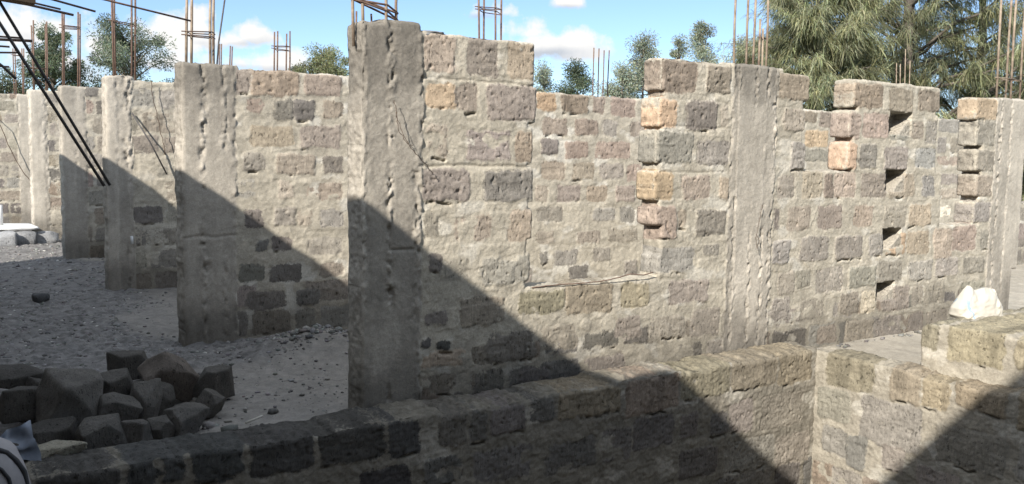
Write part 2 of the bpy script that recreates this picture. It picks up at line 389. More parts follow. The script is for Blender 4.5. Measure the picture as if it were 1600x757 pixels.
# cloud banks: bearing x/y, slope z/y, half width, half height, weight
CLOUDS = [(0.245, 0.118, 0.0319, 0.028, 1.0), (0.258, 0.13, 0.0232, 0.0224, 1.0), (0.275, 0.115, 0.0261, 0.0168, 0.8), (0.323, 0.128, 0.0232, 0.0182, 1.0), (0.3, 0.118, 0.029, 0.014, 0.8), (0.13, 0.118, 0.058, 0.0224, 0.8), (0.1, 0.112, 0.0435, 0.028, 0.8), (0.17, 0.105, 0.0508, 0.0308, 0.8), (0.365, 0.098, 0.0435, 0.0196, 0.7), (0.215, 0.09, 0.058, 0.028, 0.7), (0.3, 0.095, 0.058, 0.0168, 0.6), (0.64, 0.186, 0.0435, 0.014, 0.6), (0.62, 0.18, 0.029, 0.0112, 0.6), (0.735, 0.149, 0.06, 0.026, 1.0), (0.70, 0.165, 0.05, 0.02, .7), (0.7, 0.15, 0.0435, 0.0196, 0.7), (0.755, 0.207, 0.0232, 0.0112, 0.8), (0.66, 0.135, 0.058, 0.0168, 0.5), (0.13, 0.085, 0.0725, 0.028, 0.6)]
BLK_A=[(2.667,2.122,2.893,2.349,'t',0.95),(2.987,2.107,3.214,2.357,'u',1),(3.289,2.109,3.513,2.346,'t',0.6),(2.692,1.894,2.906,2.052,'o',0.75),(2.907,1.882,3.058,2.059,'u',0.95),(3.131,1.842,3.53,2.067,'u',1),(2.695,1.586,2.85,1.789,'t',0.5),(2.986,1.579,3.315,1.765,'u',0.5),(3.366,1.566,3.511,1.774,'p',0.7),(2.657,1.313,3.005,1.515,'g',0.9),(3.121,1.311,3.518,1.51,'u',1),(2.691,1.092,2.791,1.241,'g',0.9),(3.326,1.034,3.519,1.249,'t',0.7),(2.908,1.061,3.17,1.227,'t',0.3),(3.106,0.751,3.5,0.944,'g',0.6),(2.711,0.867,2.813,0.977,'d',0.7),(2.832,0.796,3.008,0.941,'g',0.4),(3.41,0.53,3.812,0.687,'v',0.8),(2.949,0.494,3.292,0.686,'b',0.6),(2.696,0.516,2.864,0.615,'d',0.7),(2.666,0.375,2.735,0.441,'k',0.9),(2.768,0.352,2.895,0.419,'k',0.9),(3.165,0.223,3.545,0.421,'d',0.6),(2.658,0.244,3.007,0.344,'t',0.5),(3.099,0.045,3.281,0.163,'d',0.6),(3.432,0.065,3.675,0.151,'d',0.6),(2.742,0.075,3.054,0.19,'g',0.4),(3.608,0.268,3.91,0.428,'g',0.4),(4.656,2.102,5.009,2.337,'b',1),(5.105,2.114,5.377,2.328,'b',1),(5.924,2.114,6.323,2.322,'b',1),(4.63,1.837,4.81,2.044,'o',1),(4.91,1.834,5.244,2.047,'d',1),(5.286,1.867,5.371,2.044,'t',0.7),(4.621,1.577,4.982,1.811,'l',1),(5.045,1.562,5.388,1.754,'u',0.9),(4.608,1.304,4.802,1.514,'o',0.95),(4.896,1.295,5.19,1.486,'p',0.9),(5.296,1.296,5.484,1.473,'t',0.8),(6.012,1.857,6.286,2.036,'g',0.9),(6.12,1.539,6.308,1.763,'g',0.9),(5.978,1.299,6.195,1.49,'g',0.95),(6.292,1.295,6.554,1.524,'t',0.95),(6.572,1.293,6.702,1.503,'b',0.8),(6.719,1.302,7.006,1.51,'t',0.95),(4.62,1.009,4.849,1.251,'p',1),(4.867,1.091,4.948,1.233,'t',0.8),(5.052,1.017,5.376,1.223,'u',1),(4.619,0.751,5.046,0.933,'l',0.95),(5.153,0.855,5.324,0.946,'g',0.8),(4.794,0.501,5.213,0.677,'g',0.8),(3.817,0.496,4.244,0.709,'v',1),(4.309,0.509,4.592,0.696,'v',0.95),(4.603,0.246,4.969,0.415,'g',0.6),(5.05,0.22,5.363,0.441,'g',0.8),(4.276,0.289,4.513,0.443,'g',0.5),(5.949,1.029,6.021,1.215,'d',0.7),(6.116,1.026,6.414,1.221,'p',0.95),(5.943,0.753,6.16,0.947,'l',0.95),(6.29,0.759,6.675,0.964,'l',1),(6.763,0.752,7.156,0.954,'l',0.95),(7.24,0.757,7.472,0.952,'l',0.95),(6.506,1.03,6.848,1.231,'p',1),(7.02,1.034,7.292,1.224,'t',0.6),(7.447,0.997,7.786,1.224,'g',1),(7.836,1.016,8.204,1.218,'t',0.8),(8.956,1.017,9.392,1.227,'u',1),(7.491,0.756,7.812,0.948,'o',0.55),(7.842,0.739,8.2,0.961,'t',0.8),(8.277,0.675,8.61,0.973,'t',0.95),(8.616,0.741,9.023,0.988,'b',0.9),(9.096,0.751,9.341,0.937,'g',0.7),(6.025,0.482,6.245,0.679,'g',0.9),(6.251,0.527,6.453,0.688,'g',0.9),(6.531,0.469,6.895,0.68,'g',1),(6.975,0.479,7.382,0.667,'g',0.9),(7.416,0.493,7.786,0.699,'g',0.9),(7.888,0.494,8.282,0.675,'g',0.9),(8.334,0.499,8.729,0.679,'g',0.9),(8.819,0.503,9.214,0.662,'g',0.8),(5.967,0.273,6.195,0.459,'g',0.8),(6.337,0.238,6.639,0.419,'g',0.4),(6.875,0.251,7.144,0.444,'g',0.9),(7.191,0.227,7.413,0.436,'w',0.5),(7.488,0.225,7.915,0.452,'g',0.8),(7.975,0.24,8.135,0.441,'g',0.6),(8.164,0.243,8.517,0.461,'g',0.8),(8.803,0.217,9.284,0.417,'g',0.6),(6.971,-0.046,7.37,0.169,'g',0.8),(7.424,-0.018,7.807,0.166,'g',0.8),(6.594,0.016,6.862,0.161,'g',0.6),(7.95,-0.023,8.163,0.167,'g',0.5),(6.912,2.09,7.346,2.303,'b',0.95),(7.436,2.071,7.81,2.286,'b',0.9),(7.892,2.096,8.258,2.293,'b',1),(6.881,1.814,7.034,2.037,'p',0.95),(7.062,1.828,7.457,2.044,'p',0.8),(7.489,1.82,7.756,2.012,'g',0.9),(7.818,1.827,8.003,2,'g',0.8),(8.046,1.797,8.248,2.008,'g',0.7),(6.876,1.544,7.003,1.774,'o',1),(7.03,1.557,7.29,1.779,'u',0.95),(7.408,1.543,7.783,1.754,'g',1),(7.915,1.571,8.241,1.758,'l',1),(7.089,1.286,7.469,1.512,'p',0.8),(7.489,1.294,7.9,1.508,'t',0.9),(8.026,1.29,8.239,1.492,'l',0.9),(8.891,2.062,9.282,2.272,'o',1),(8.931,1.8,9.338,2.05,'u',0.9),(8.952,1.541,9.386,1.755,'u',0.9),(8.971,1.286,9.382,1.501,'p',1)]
BLK_B=[(2.436,2.084,2.849,2.316,'b',1),(2.296,2.097,2.431,2.308,'p',0.9),(2.901,2.107,3.245,2.301,'b',1),(2.401,1.931,2.533,2.054,'b',0.8),(2.627,1.881,2.796,2.056,'d',1),(2.802,1.888,3,2.059,'d',1),(3.071,1.915,3.264,2.067,'b',0.9),(2.432,1.655,2.807,1.829,'t',0.7),(2.859,1.647,3.245,1.843,'u',0.95),(2.353,1.44,2.545,1.603,'g',0.9),(2.646,1.415,2.998,1.593,'p',0.9),(3.07,1.428,3.264,1.576,'d',0.95),(2.265,1.224,2.471,1.375,'g',0.5),(2.661,1.209,2.804,1.365,'t',0.6),(2.909,1.194,3.258,1.348,'p',0.6),(2.376,0.961,2.525,1.114,'d',0.8),(2.62,0.97,2.821,1.126,'g',0.9),(2.838,0.965,2.973,1.106,'g',0.7),(3.051,0.952,3.258,1.102,'g',0.8),(2.467,0.76,2.573,0.854,'d',0.9),(2.607,0.753,2.785,0.87,'d',0.9),(2.925,0.707,3.258,0.857,'g',0.9),(2.322,0.494,2.538,0.649,'d',0.9),(2.588,0.475,2.871,0.633,'d',0.8),(3.044,0.49,3.258,0.629,'g',0.7),(2.385,0.251,2.73,0.402,'d',1),(2.823,0.256,3.031,0.394,'d',0.95),(5.372,2.082,5.623,2.265,'o',0.9),(5.682,2.071,6.045,2.264,'b',1),(6.107,2.078,6.273,2.268,'b',1),(6.355,2.058,6.711,2.265,'p',1),(5.467,1.837,5.78,2.009,'b',0.85),(5.865,1.849,6.193,2.011,'b',0.9),(6.256,1.844,6.453,2.016,'g',0.9),(6.646,1.848,6.88,2.017,'b',0.8),(5.432,1.624,5.661,1.796,'d',0.9),(5.745,1.603,6.061,1.778,'p',0.85),(6.158,1.603,6.646,1.783,'p',0.6),(5.462,1.38,5.752,1.559,'p',0.9),(5.853,1.373,6.148,1.55,'p',1),(6.227,1.381,6.571,1.547,'g',0.9),(6.618,1.353,6.901,1.537,'p',0.7),(5.379,1.148,5.542,1.313,'g',0.8),(5.658,1.143,5.972,1.312,'u',1),(6.059,1.139,6.334,1.311,'p',0.9),(6.461,1.126,6.74,1.31,'p',0.8),(5.401,0.939,5.74,1.086,'g',0.8),(6.146,0.921,6.47,1.061,'g',0.7),(6.534,0.905,6.749,1.062,'g',0.7),(5.406,0.712,5.637,0.84,'g',0.8),(5.943,0.69,6.261,0.822,'g',0.7),(6.368,0.686,6.796,0.829,'g',0.7),(5.452,0.498,5.551,0.633,'d',0.5),(5.643,0.469,5.95,0.627,'g',0.85),(6.16,0.486,6.412,0.627,'g',0.7),(9.539,2.107,9.804,2.245,'b',0.9),(9.858,2.053,10.171,2.259,'b',0.8),(9.584,1.799,10.046,2.013,'o',0.7),(9.6,1.618,10.208,1.776,'g',0.8),(12.576,2.071,13.214,2.258,'g',0.9),(12.557,1.765,12.788,1.998,'g',0.8),(12.904,1.791,13.332,2.01,'g',0.8),(12.597,1.598,13.187,1.721,'p',0.7),(12.643,1.313,13.393,1.465,'g',0.8),(12.6,1.103,13.243,1.246,'t',0.7),(12.578,0.837,13.015,0.99,'w',0.5)]
BLK_L1=[(4.558,-0.124,5.06,0.14,'v',0.9),(5.078,-0.124,5.583,0.107,'v',0.85),(5.602,-0.155,6.006,0.127,'v',0.8),(4.043,-0.168,4.538,0.085,'b',0.9),(5.424,-0.482,5.913,-0.212,'g',0.9),(5.07,-0.445,5.332,-0.205,'g',0.8),(4.875,-0.438,5.06,-0.265,'d',0.7),(4.562,-0.411,4.743,-0.225,'d',0.8),(4.117,-0.425,4.495,-0.192,'d',0.8),(5.616,-0.795,6.025,-0.561,'g',0.7),(5.038,-0.757,5.604,-0.516,'g',0.8),(4.562,-0.719,4.959,-0.499,'d',0.6),(1.835,-0.123,2.222,0.076,'k',0.8),(2.242,-0.134,2.449,0.065,'k',0.8),(2.586,-0.137,2.782,0.073,'d',0.8),(2.938,-0.123,3.213,0.054,'d',0.9),(3.464,-0.108,3.993,0.071,'v',0.8),(3.251,-0.094,3.434,0.066,'d',0.7),(2.8,-0.141,2.916,0.06,'d',0.5),(1.151,-0.086,1.411,0.1,'k',0.8),(1.445,-0.115,1.798,0.079,'k',0.8),(0.847,-0.053,1.119,0.107,'k',0.8),(0.457,-0.027,0.816,0.073,'k',0.8),(2.473,-0.364,2.736,-0.197,'d',0.6),(2.827,-0.418,3.26,-0.211,'d',0.5),(3.36,-0.453,3.786,-0.257,'d',0.6),(3.839,-0.458,4.097,-0.232,'d',0.5),(2.064,-0.417,2.388,-0.188,'k',0.7)]
BLK_L2=[(4.075,-0.165,4.503,0.156,'v',0.95),(3.701,-0.155,3.93,0.13,'v',1),(3.467,-0.149,3.682,0.095,'v',0.9),(3.069,-0.085,3.424,0.144,'v',0.9),(4.258,-0.449,4.565,-0.187,'g',0.85),(3.672,-0.522,4.17,-0.174,'g',0.9),(4.263,-0.709,4.511,-0.504,'g',0.8),(4.096,-0.762,4.27,-0.506,'d',0.9),(3.781,-0.69,3.973,-0.516,'g',0.7),(3.061,-0.508,3.553,-0.226,'g',0.9),(4.136,-1.01,4.395,-0.807,'g',0.7),(3.353,-0.834,3.687,-0.58,'g',0.8),(2.723,-0.138,2.998,0.134,'v',0.8),(2.624,-0.461,2.974,-0.211,'g',0.8)]
BLK_L3=[(3.727,0.227,3.858,0.428,'v',0.95),(3.229,0.184,3.648,0.463,'v',1),(2.78,0.214,3.153,0.528,'v',0.95)]
SOL_A=[(2.261,-0.228,2.651,2.38),(2.575,2.077,3.508,2.354),(2.577,1.781,3.468,2.084),(2.577,1.831,3.53,2.066),(2.579,1.536,3.463,1.862),(2.579,1.561,3.506,1.798),(2.581,1.298,3.512,1.537),(2.583,1.041,3.475,1.372),(2.583,1.049,3.514,1.248),(2.585,0.748,3.467,1.083),(2.585,0.756,3.5,0.957),(4.656,2.111,5.376,2.341),(4.7,2.04,5.384,2.137),(4.63,1.846,5.392,2.058),(4.673,1.798,5.4,1.856),(4.621,1.579,5.407,1.817),(4.666,1.506,5.416,1.604),(4.608,1.3,5.425,1.516),(4.665,1.211,5.433,1.32),(4.699,0.612,5.453,1.26),(4.624,1.107,5.139,1.248),(5.336,0.517,5.998,2.354),(5.869,2.112,6.323,2.32),(5.896,1.485,6.263,2.141),(5.887,1.855,6.286,2.033),(5.907,1.533,6.308,1.76),(6.913,2.092,8.254,2.328),(6.989,1.754,8.198,2.132),(6.881,1.829,8.241,2.061),(6.957,1.49,8.229,1.841),(6.876,1.548,8.24,1.788),(6.978,1.271,8.257,1.566),(6.808,0.988,8.253,1.343),(8.891,2.056,9.319,2.273),(9.05,0.934,9.402,2.109),(8.932,1.8,9.351,2.044),(8.952,1.541,9.386,1.755),(8.971,1.286,9.419,1.502),(8.956,1.009,9.455,1.227)]
PK_A=[(7.465,1.861,7.802,2.071),(7.455,1.342,7.753,1.549),(7.456,0.818,7.745,1.004),(7.403,0.34,7.682,0.504)]
BARS={'A0':[(2.228,5.05,2.357,2.223,5.05,2.725),(2.284,5.03,2.36,2.283,5.03,2.73),(2.43,5.03,2.359,2.424,5.03,2.748),(2.567,5.16,2.385,2.569,5.16,2.789)],'A0s':[(2.301,5.17,2.358,2.301,5.17,2.461),(2.375,5.12,2.36,2.375,5.12,2.447)],'R':[(5.452,5.04,2.312,5.439,5.04,3.146),(5.712,5.15,2.337,5.705,5.15,3.199),(5.676,5.05,2.317,5.675,5.05,3.179),(5.955,5.16,2.343,5.936,5.16,3.231),(5.801,5.1,2.329,5.797,5.1,2.748),(5.87,5.12,2.335,5.855,5.12,2.679)],'Q':[(9.32,5.04,2.28,9.279,5.04,3.651),(9.702,5.15,2.283,9.691,5.15,3.723),(9.595,5.04,2.274,9.571,5.04,3.689),(9.988,5.15,2.284,9.958,5.15,3.758)],'B0':[(1.921,7.66,2.306,1.944,7.66,3.119),(1.99,7.77,2.319,2.007,7.77,3.146),(2.115,7.66,2.299,2.131,7.66,3.144),(2.172,7.77,2.311,2.188,7.77,3.17)],'B1':[(4.713,7.66,2.256,4.678,7.66,3.479),(4.833,7.77,2.268,4.819,7.77,3.515),(4.9,7.66,2.266,4.876,7.66,3.505),(5.031,7.77,2.279,5.022,7.77,3.542)],'C0':[(1.989,11.1,2.41,1.984,11.1,3.692),(2.029,11.21,2.419,2.037,11.21,3.717),(2.179,11.1,2.422,2.199,11.1,3.721),(2.236,11.21,2.432,2.262,11.21,3.747)],'C1':[(3.837,11.1,2.502,3.849,11.1,3.088),(3.916,11.21,2.513,3.928,11.21,3.115),(3.993,11.1,2.511,4.004,11.1,3.079),(4.074,11.21,2.523,4.086,11.21,3.129)],'C2':[(8.897,11.1,2.37,8.892,11.1,3.299),(9.088,11.21,2.383,9.082,11.21,3.314),(9.089,11.1,2.379,9.096,11.1,3.276),(9.283,11.21,2.391,9.29,11.21,3.301)],'C3':[(16.775,11.1,2.33,16.694,11.1,3.622),(17.095,11.21,2.342,16.991,11.21,3.638),(17.082,11.1,2.34,16.97,11.1,3.923),(17.409,11.21,2.352,17.317,11.21,3.726)],'D0':[(1.916,14.54,2.454,1.936,14.54,3.54),(1.956,14.65,2.462,1.976,14.65,3.548),(2.118,14.54,2.465,2.145,14.54,3.57),(2.159,14.65,2.473,2.186,14.65,3.56)],'D1':[(4.151,14.54,2.777,4.158,14.54,3.283),(4.213,14.65,2.788,4.219,14.65,3.298),(4.312,14.54,2.787,4.327,14.54,3.267),(4.375,14.65,2.798,4.39,14.65,3.272)],'E0':[(1.91,17.98,2.52,1.905,17.98,3.731),(1.932,18.09,2.526,1.949,18.09,3.835),(2.103,17.98,2.586,2.125,17.98,3.774),(2.136,18.09,2.593,2.16,18.09,3.833)],'F0':[(1.921,21.34,2.478,1.909,21.34,3.633),(1.954,21.45,2.484,1.954,21.45,3.646),(2.061,21.34,2.484,2.072,21.34,3.646),(2.084,21.45,2.49,2.118,21.45,3.659)]}
STONES=[(1.187,6.300,0.180,0.246,0.191),(1.377,5.950,0.129,0.391,0.309),(1.621,5.850,0.108,0.241,0.216),(1.495,5.500,0.065,0.156,0.148),(1.289,5.250,0.049,0.213,0.169),(0.718,5.450,0.193,0.314,0.314),(0.995,5.800,0.170,0.225,0.186),(0.953,5.450,0.138,0.249,0.146),(1.132,5.600,0.060,0.172,0.249),(0.809,5.100,0.090,0.252,0.177),(0.996,5.120,0.055,0.147,0.161),(1.137,5.200,0.048,0.136,0.108),(0.508,5.950,0.249,0.264,0.128),(0.499,5.600,0.180,0.264,0.186),(0.598,5.200,0.090,0.257,0.135),(0.572,4.920,0.082,0.244,0.096),(0.402,5.000,0.094,0.159,0.127),(0.817,5.750,0.022,0.265,0.227),(1.172,6.000,0.048,0.204,0.163),(0.638,5.800,0.082,0.225,0.262),(1.222,5.700,0.023,0.196,0.196)]
# ================================================================== THE PLACE
# x runs along the walls, y away from the photographer's side, z up; floor of the building at z = 0
ZT = 2.33
def cage(parent, col_obj, bars, r, mat, rings=(), bottom=None, ring_mat=None, ring_r=.004, twist=0.):
    """starter bars cast into a column, with stirrups tied round them"""
    par = col_obj or parent
    ends = []
    for b in bars:
        p0 = Vector(b[:3]); p1 = Vector(b[3:]); d = (p1 - p0).normalized()
        p0 = p0 - d * .12
        k = random.uniform(-.006, .006)
        mid = (p0 + p1) / 2 + Vector((k, -k, 0))
        tube_obj('starter_bar', [p0, mid, p1], r, mat, par, 8)
        ends.append((Vector(b[:3]), Vector(b[3:])))
    def at(i, z):
        a, b = ends[i]; t = (z - a.z) / (b.z - a.z); return a + (b - a) * t
    for (z, order, tilt) in rings:
        P = []
        c = sum((at(i, z) for i in order), Vector()) / len(order)
        for i in order:
            p = at(i, z); q = p + (p - c).normalized() * (r + ring_r * .5); q.z = z + tilt * (q.x - c.x) * 1.0 + random.uniform(-.006, .006); P.append(q)
        # hooked end sticks out past the first corner
        t = (P[0] - P[-1]).normalized() * .03
        pts = P + [P[0], P[0] + t]
        tube_obj('stirrup', pts, ring_r, ring_mat or M_REBAR, par, 6)

def dist(*r): return r
_e = empty
def empty(*a, **k):
    o = _e(*a, **k); o['kind'] = 'thing'; return o
# ---- nearest cross wall ---------------------------------------------------
wallA = empty('block_wall', (2.26, 5.0, 0), 'nearest rough stone wall with three concrete columns, toothed gaps and small square holes', 'wall', 'unfinished stone cross walls')
colsA = [dict(r=(2.1, -.3, 2.665, 2.6), seams=((2.275, .016, .5), (2.445, .02, 1.), (2.63, .025, .8)), lifts=(1.02,), dark=.66, tone=.98),
         dict(r=(5.40, -.3, 5.925, 2.6), seams=((5.47, .02, .8), (5.66, .014, .9), (5.80, .02, 1.), (5.90, .02, .8)), lifts=(), dark=.50, tone=1.08),
         dict(r=(9.26, -.3, 9.95, 2.6), seams=((9.36, .02, .8), (9.55, .014, .5)), lifts=(), dark=.06, tone=1.1)]
solA = [dist(2.26, -.3, 2.655, 2.372), dist(2.40, 1.0, 2.655, 2.40), dist(2.6, 2.2, 2.70, 2.36)] + SOL_A + [dist(2.26, -.3, 9.76, .715), dist(2.26, .55, 3.47, .86), dist(4.68, .6, 9.70, .88), dist(5.35, .7, 5.96, 2.325), dist(6.0, .7, 9.60, 1.0), dist(5.85, .7, 8.37, 1.26), dist(5.85, .8, 8.36, 1.525), dist(9.28, .5, 9.86, 2.29), dist(5.38, .8, 9.24, .98)]
# thin patches of random stone where nothing was read
extraA = random_courses(2.7, 9.3, -.05, .30, .26, 41, 'dgbg', (.3, .7))
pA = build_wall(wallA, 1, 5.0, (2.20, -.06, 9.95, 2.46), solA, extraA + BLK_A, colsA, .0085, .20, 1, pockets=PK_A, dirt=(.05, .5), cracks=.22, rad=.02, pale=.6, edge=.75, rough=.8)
cage(wallA, pA.get(0), BARS['A0'], .0095, M_REBAR_PALE, [(2.475, (0, 1, 2, 3), -.22), (2.50, (0, 2, 3, 1), -.10)], ring_mat=M_REBAR, ring_r=.0065)
cage(wallA, pA.get(0), BARS['A0s'], .006, M_REBAR)
cage(wallA, pA.get(1), BARS['R'], .0095, M_REBAR_PALE, [(2.60, (4, 5, 3), .05)], ring_mat=M_REBAR)
cage(wallA, pA.get(2), BARS['Q'], .0115, M_REBAR_PALE, [(2.50, (0, 1, 3, 2), .03)], ring_mat=M_REBAR_PALE, ring_r=.006)
# ---- the walls behind -----------------------------------------------------
wallB = empty('block_wall', (1.87, 7.62, 0), 'second stone wall back, concrete column at its left end, brown blocks on top', 'wall', 'unfinished stone cross walls')
colsB = [dict(r=(1.75, -.3, 2.30, 2.6), seams=((2.03, .022, 1.2), (2.20, .02, .7)), lifts=(.9,), dark=.52, tone=1.0), dict(r=(4.62, -.3, 5.1, 2.6), seams=((4.8, .02, .6),), lifts=(), dark=.2)]
fillB = random_courses(2.35, 17.5, .0, .42, .27, 43, 'dgbu', (.6, .9)) + random_courses(10.6, 11.2, .5, 2.2, .265, 45, 'gbpu', (.6, .9)) + random_courses(14.2, 17.5, .4, 2.3, .265, 46, 'gbpu', (.7, 1.))
pB = build_wall(wallB, 1, 7.62, (1.8, -.06, 17.0, 2.46), [dist(1.87, -.3, 14.45, 2.262), dist(1.87, -.3, 2.34, 2.315), dist(2.2, 2.0, 3.45, 2.292), dist(1.87, -.3, 17.2, 1.0)], fillB + BLK_B, colsB, .0125, .24, 2, dirt=(.12, .35), cracks=.15, back=False, pale=.8)
cage(wallB, pB.get(0), BARS['B0'], .011, M_REBAR_PALE, [(2.54, (0, 1, 3, 2), .0), (2.57, (0, 1, 3, 2), .05)], ring_mat=M_REBAR, ring_r=.005)
cage(wallB, pB.get(1), BARS['B1'], .0105, M_REBAR, [(3.02, (0, 1, 3, 2), .0), (3.06, (0, 1, 3, 2), .04)], ring_mat=M_REBAR, ring_r=.005)
def far_wall(y, x0, x1, top, seed, label, cols, res, plaster, fill_e, tops=()):
    w = empty('block_wall', (x0, y, 0), label, 'wall', 'unfinished stone cross walls')
    bl = random_courses(x0 + .3, x1, -.05, top, .265, seed, 'ggbpud', fill_e, .25, .5, .15)
    return w, build_wall(w, 1, y, (x0 - .08, -.06, x1, top + .12), [dist(x0, -.3, x1 + .3, top)] + list(tops), bl, cols, res, .24, seed, dirt=(.16, .3), cracks=.75, plaster=plaster, back=False, rough=1.5, pale=.4)
wallC, pC = far_wall(11.06, 1.885, 12.5, 2.39, 3, 'third stone wall back, with a steel rod propped across its rough plastered face', [dict(r=(1.7, -.3, 2.16, 2.7), seams=((2.11, .03, 1.4), (2.0, .02, .4)), lifts=(), dark=.1, tone=1.08), dict(r=(3.8, -.3, 4.2, 2.7), seams=(), dark=.1)], .016, .55, (.4, .9), [dist(1.885, 2.0, 2.2, 2.43)])
cage(wallC, pC.get(0), BARS['C0'], .011, M_REBAR, [(3.03, (0, 1, 3, 2), -.1)], ring_r=.006)
for k, rg in (('C1', [(2.88, (0, 1, 3, 2), .0), (2.92, (0, 1, 3, 2), .06)]), ('C2', []), ('C3', [(2.75, (0, 1, 3, 2), .0)])):
    cage(wallC, None, BARS[k], .0095, M_REBAR if k != 'C3' else M_REBAR_PALE, rg, ring_r=.005)
wallD, pD = far_wall(14.5, 1.88, 9.0, 2.50, 4, 'fourth stone wall back, its rubble blocks loosely jointed beside the column', [dict(r=(1.7, -.3, 2.20, 2.7), seams=((2.06, .02, .5),), lifts=(1.7,), dark=.06, tone=1.05)], .018, .15, (.7, 1))
cage(wallD, pD.get(0), BARS['D0'], .0115, M_REBAR, [(3.36, (0, 1, 3, 2), .0), (3.33, (0, 1, 3, 2), .0)], ring_r=.006)
cage(wallD, None, BARS['D1'], .011, M_REBAR, [(2.83, (0, 1, 3, 2), -.05)], ring_r=.006)
wallE, pE = far_wall(17.94, 1.83, 7.0, 2.62, 5, 'fifth stone wall back, a narrow sunlit strip of pitted plaster', [dict(r=(1.7, -.3, 2.10, 2.8), seams=((2.05, .02, .5),), lifts=(1.0,), dark=.05, tone=1.12)], .02, .5, (.5, .9))
cage(wallE, pE.get(0), BARS['E0'], .0115, M_REBAR, [(3.0, (0, 1, 3, 2), .0)], ring_r=.006)
wallF, pF = far_wall(21.3, .55, 7.0, 2.70, 6, 'farthest stone wall, at the left edge, cracked and fully in the sun', [dict(r=(1.95, -.3, 2.5, 2.9), seams=((2.2, .02, .7),), lifts=(1.3,), dark=.05, tone=1.15)], .022, .35, (.5, .95))
cage(wallF, pF.get(0), BARS['F0'], .0115, M_REBAR, [(3.5, (0, 1, 3, 2), .0)], ring_r=.006)

# ---- low foundation walls round the pit -----------------------------------
mL = [dict()]
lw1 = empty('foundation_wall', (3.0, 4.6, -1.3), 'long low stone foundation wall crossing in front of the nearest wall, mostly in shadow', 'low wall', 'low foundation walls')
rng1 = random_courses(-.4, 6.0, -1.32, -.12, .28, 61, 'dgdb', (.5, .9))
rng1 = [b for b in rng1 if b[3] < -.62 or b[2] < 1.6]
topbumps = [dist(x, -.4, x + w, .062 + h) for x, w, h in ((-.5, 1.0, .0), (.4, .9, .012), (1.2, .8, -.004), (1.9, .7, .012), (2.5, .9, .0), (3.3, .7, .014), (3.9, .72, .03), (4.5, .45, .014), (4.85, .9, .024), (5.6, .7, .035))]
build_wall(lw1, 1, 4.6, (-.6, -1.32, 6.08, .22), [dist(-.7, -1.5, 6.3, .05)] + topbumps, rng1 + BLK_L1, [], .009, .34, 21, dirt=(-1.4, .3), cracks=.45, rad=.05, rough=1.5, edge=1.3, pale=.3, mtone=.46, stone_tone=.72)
lw2 = empty('foundation_wall', (6.06, 3.6, -1.3), 'low stone foundation wall at lower right, running toward the viewer from the corner', 'low wall', 'low foundation walls')
rng2 = random_courses(1.0, 4.5, -1.32, -.85, .26, 63, 'gdgb', (.6, .9)) + random_courses(1.0, 2.4, -.9, .1, .27, 64, 'gvgb', (.7, 1))
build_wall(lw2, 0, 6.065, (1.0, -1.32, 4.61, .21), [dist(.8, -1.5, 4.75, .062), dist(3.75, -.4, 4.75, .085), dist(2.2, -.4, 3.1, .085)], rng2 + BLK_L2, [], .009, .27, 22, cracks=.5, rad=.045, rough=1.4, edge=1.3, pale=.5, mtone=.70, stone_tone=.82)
lw3 = empty('foundation_wall', (6.5, 3.5, 0), 'broad olive stone ledge one course above the corner wall, carrying the white sack', 'low wall', 'low foundation walls')
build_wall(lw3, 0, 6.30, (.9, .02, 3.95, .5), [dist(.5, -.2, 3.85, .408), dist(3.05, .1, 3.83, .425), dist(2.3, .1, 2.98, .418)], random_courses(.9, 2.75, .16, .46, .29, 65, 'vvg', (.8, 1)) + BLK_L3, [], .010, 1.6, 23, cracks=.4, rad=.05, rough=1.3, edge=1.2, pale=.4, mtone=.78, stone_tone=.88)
# ---- ground ---------------------------------------------------------------
M_SOIL = simple_mat('dusty_soil', (.17, .145, .12), (.27, .24, .205), 1.3, .98, .8, .03, .1, 8., 30.)
M_BUSH_GROUND = simple_mat('dry_grass_ground', (.10, .11, .05), (.22, .19, .10), .15, .98, .5, .05, .1)
def sheet(rects, z, name, mat, kind='structure'):
    V = []; F = []
    for a, b, c, d in rects:
        k = len(V); V += [(a, b, z), (c, b, z), (c, d, z), (a, d, z)]; F.append((k, k + 1, k + 2, k + 3))
    o = mesh_obj(name, V, F, mat); o['kind'] = kind; return o
PX0, PX1, PY0, PY1 = -.5, 6.2, 1.0, 4.75
sheet([(-600, PY1, 600, 900), (-600, -300, 600, PY0), (-600, PY0, PX0, PY1), (PX1, PY0, 600, PY1)], -.07, 'ground', M_BUSH_GROUND)
V = [(PX0, PY0, -1.3), (PX1, PY0, -1.3), (PX1, PY1, -1.3), (PX0, PY1, -1.3), (PX0, PY0, -.07), (PX1, PY0, -.07), (PX1, PY1, -.07), (PX0, PY1, -.07)]
o = mesh_obj('pit_ground', V, [(0, 1, 2, 3), (0, 4, 5, 1), (0, 3, 7, 4), (1, 5, 6, 2)], M_SOIL); o['kind'] = 'structure'
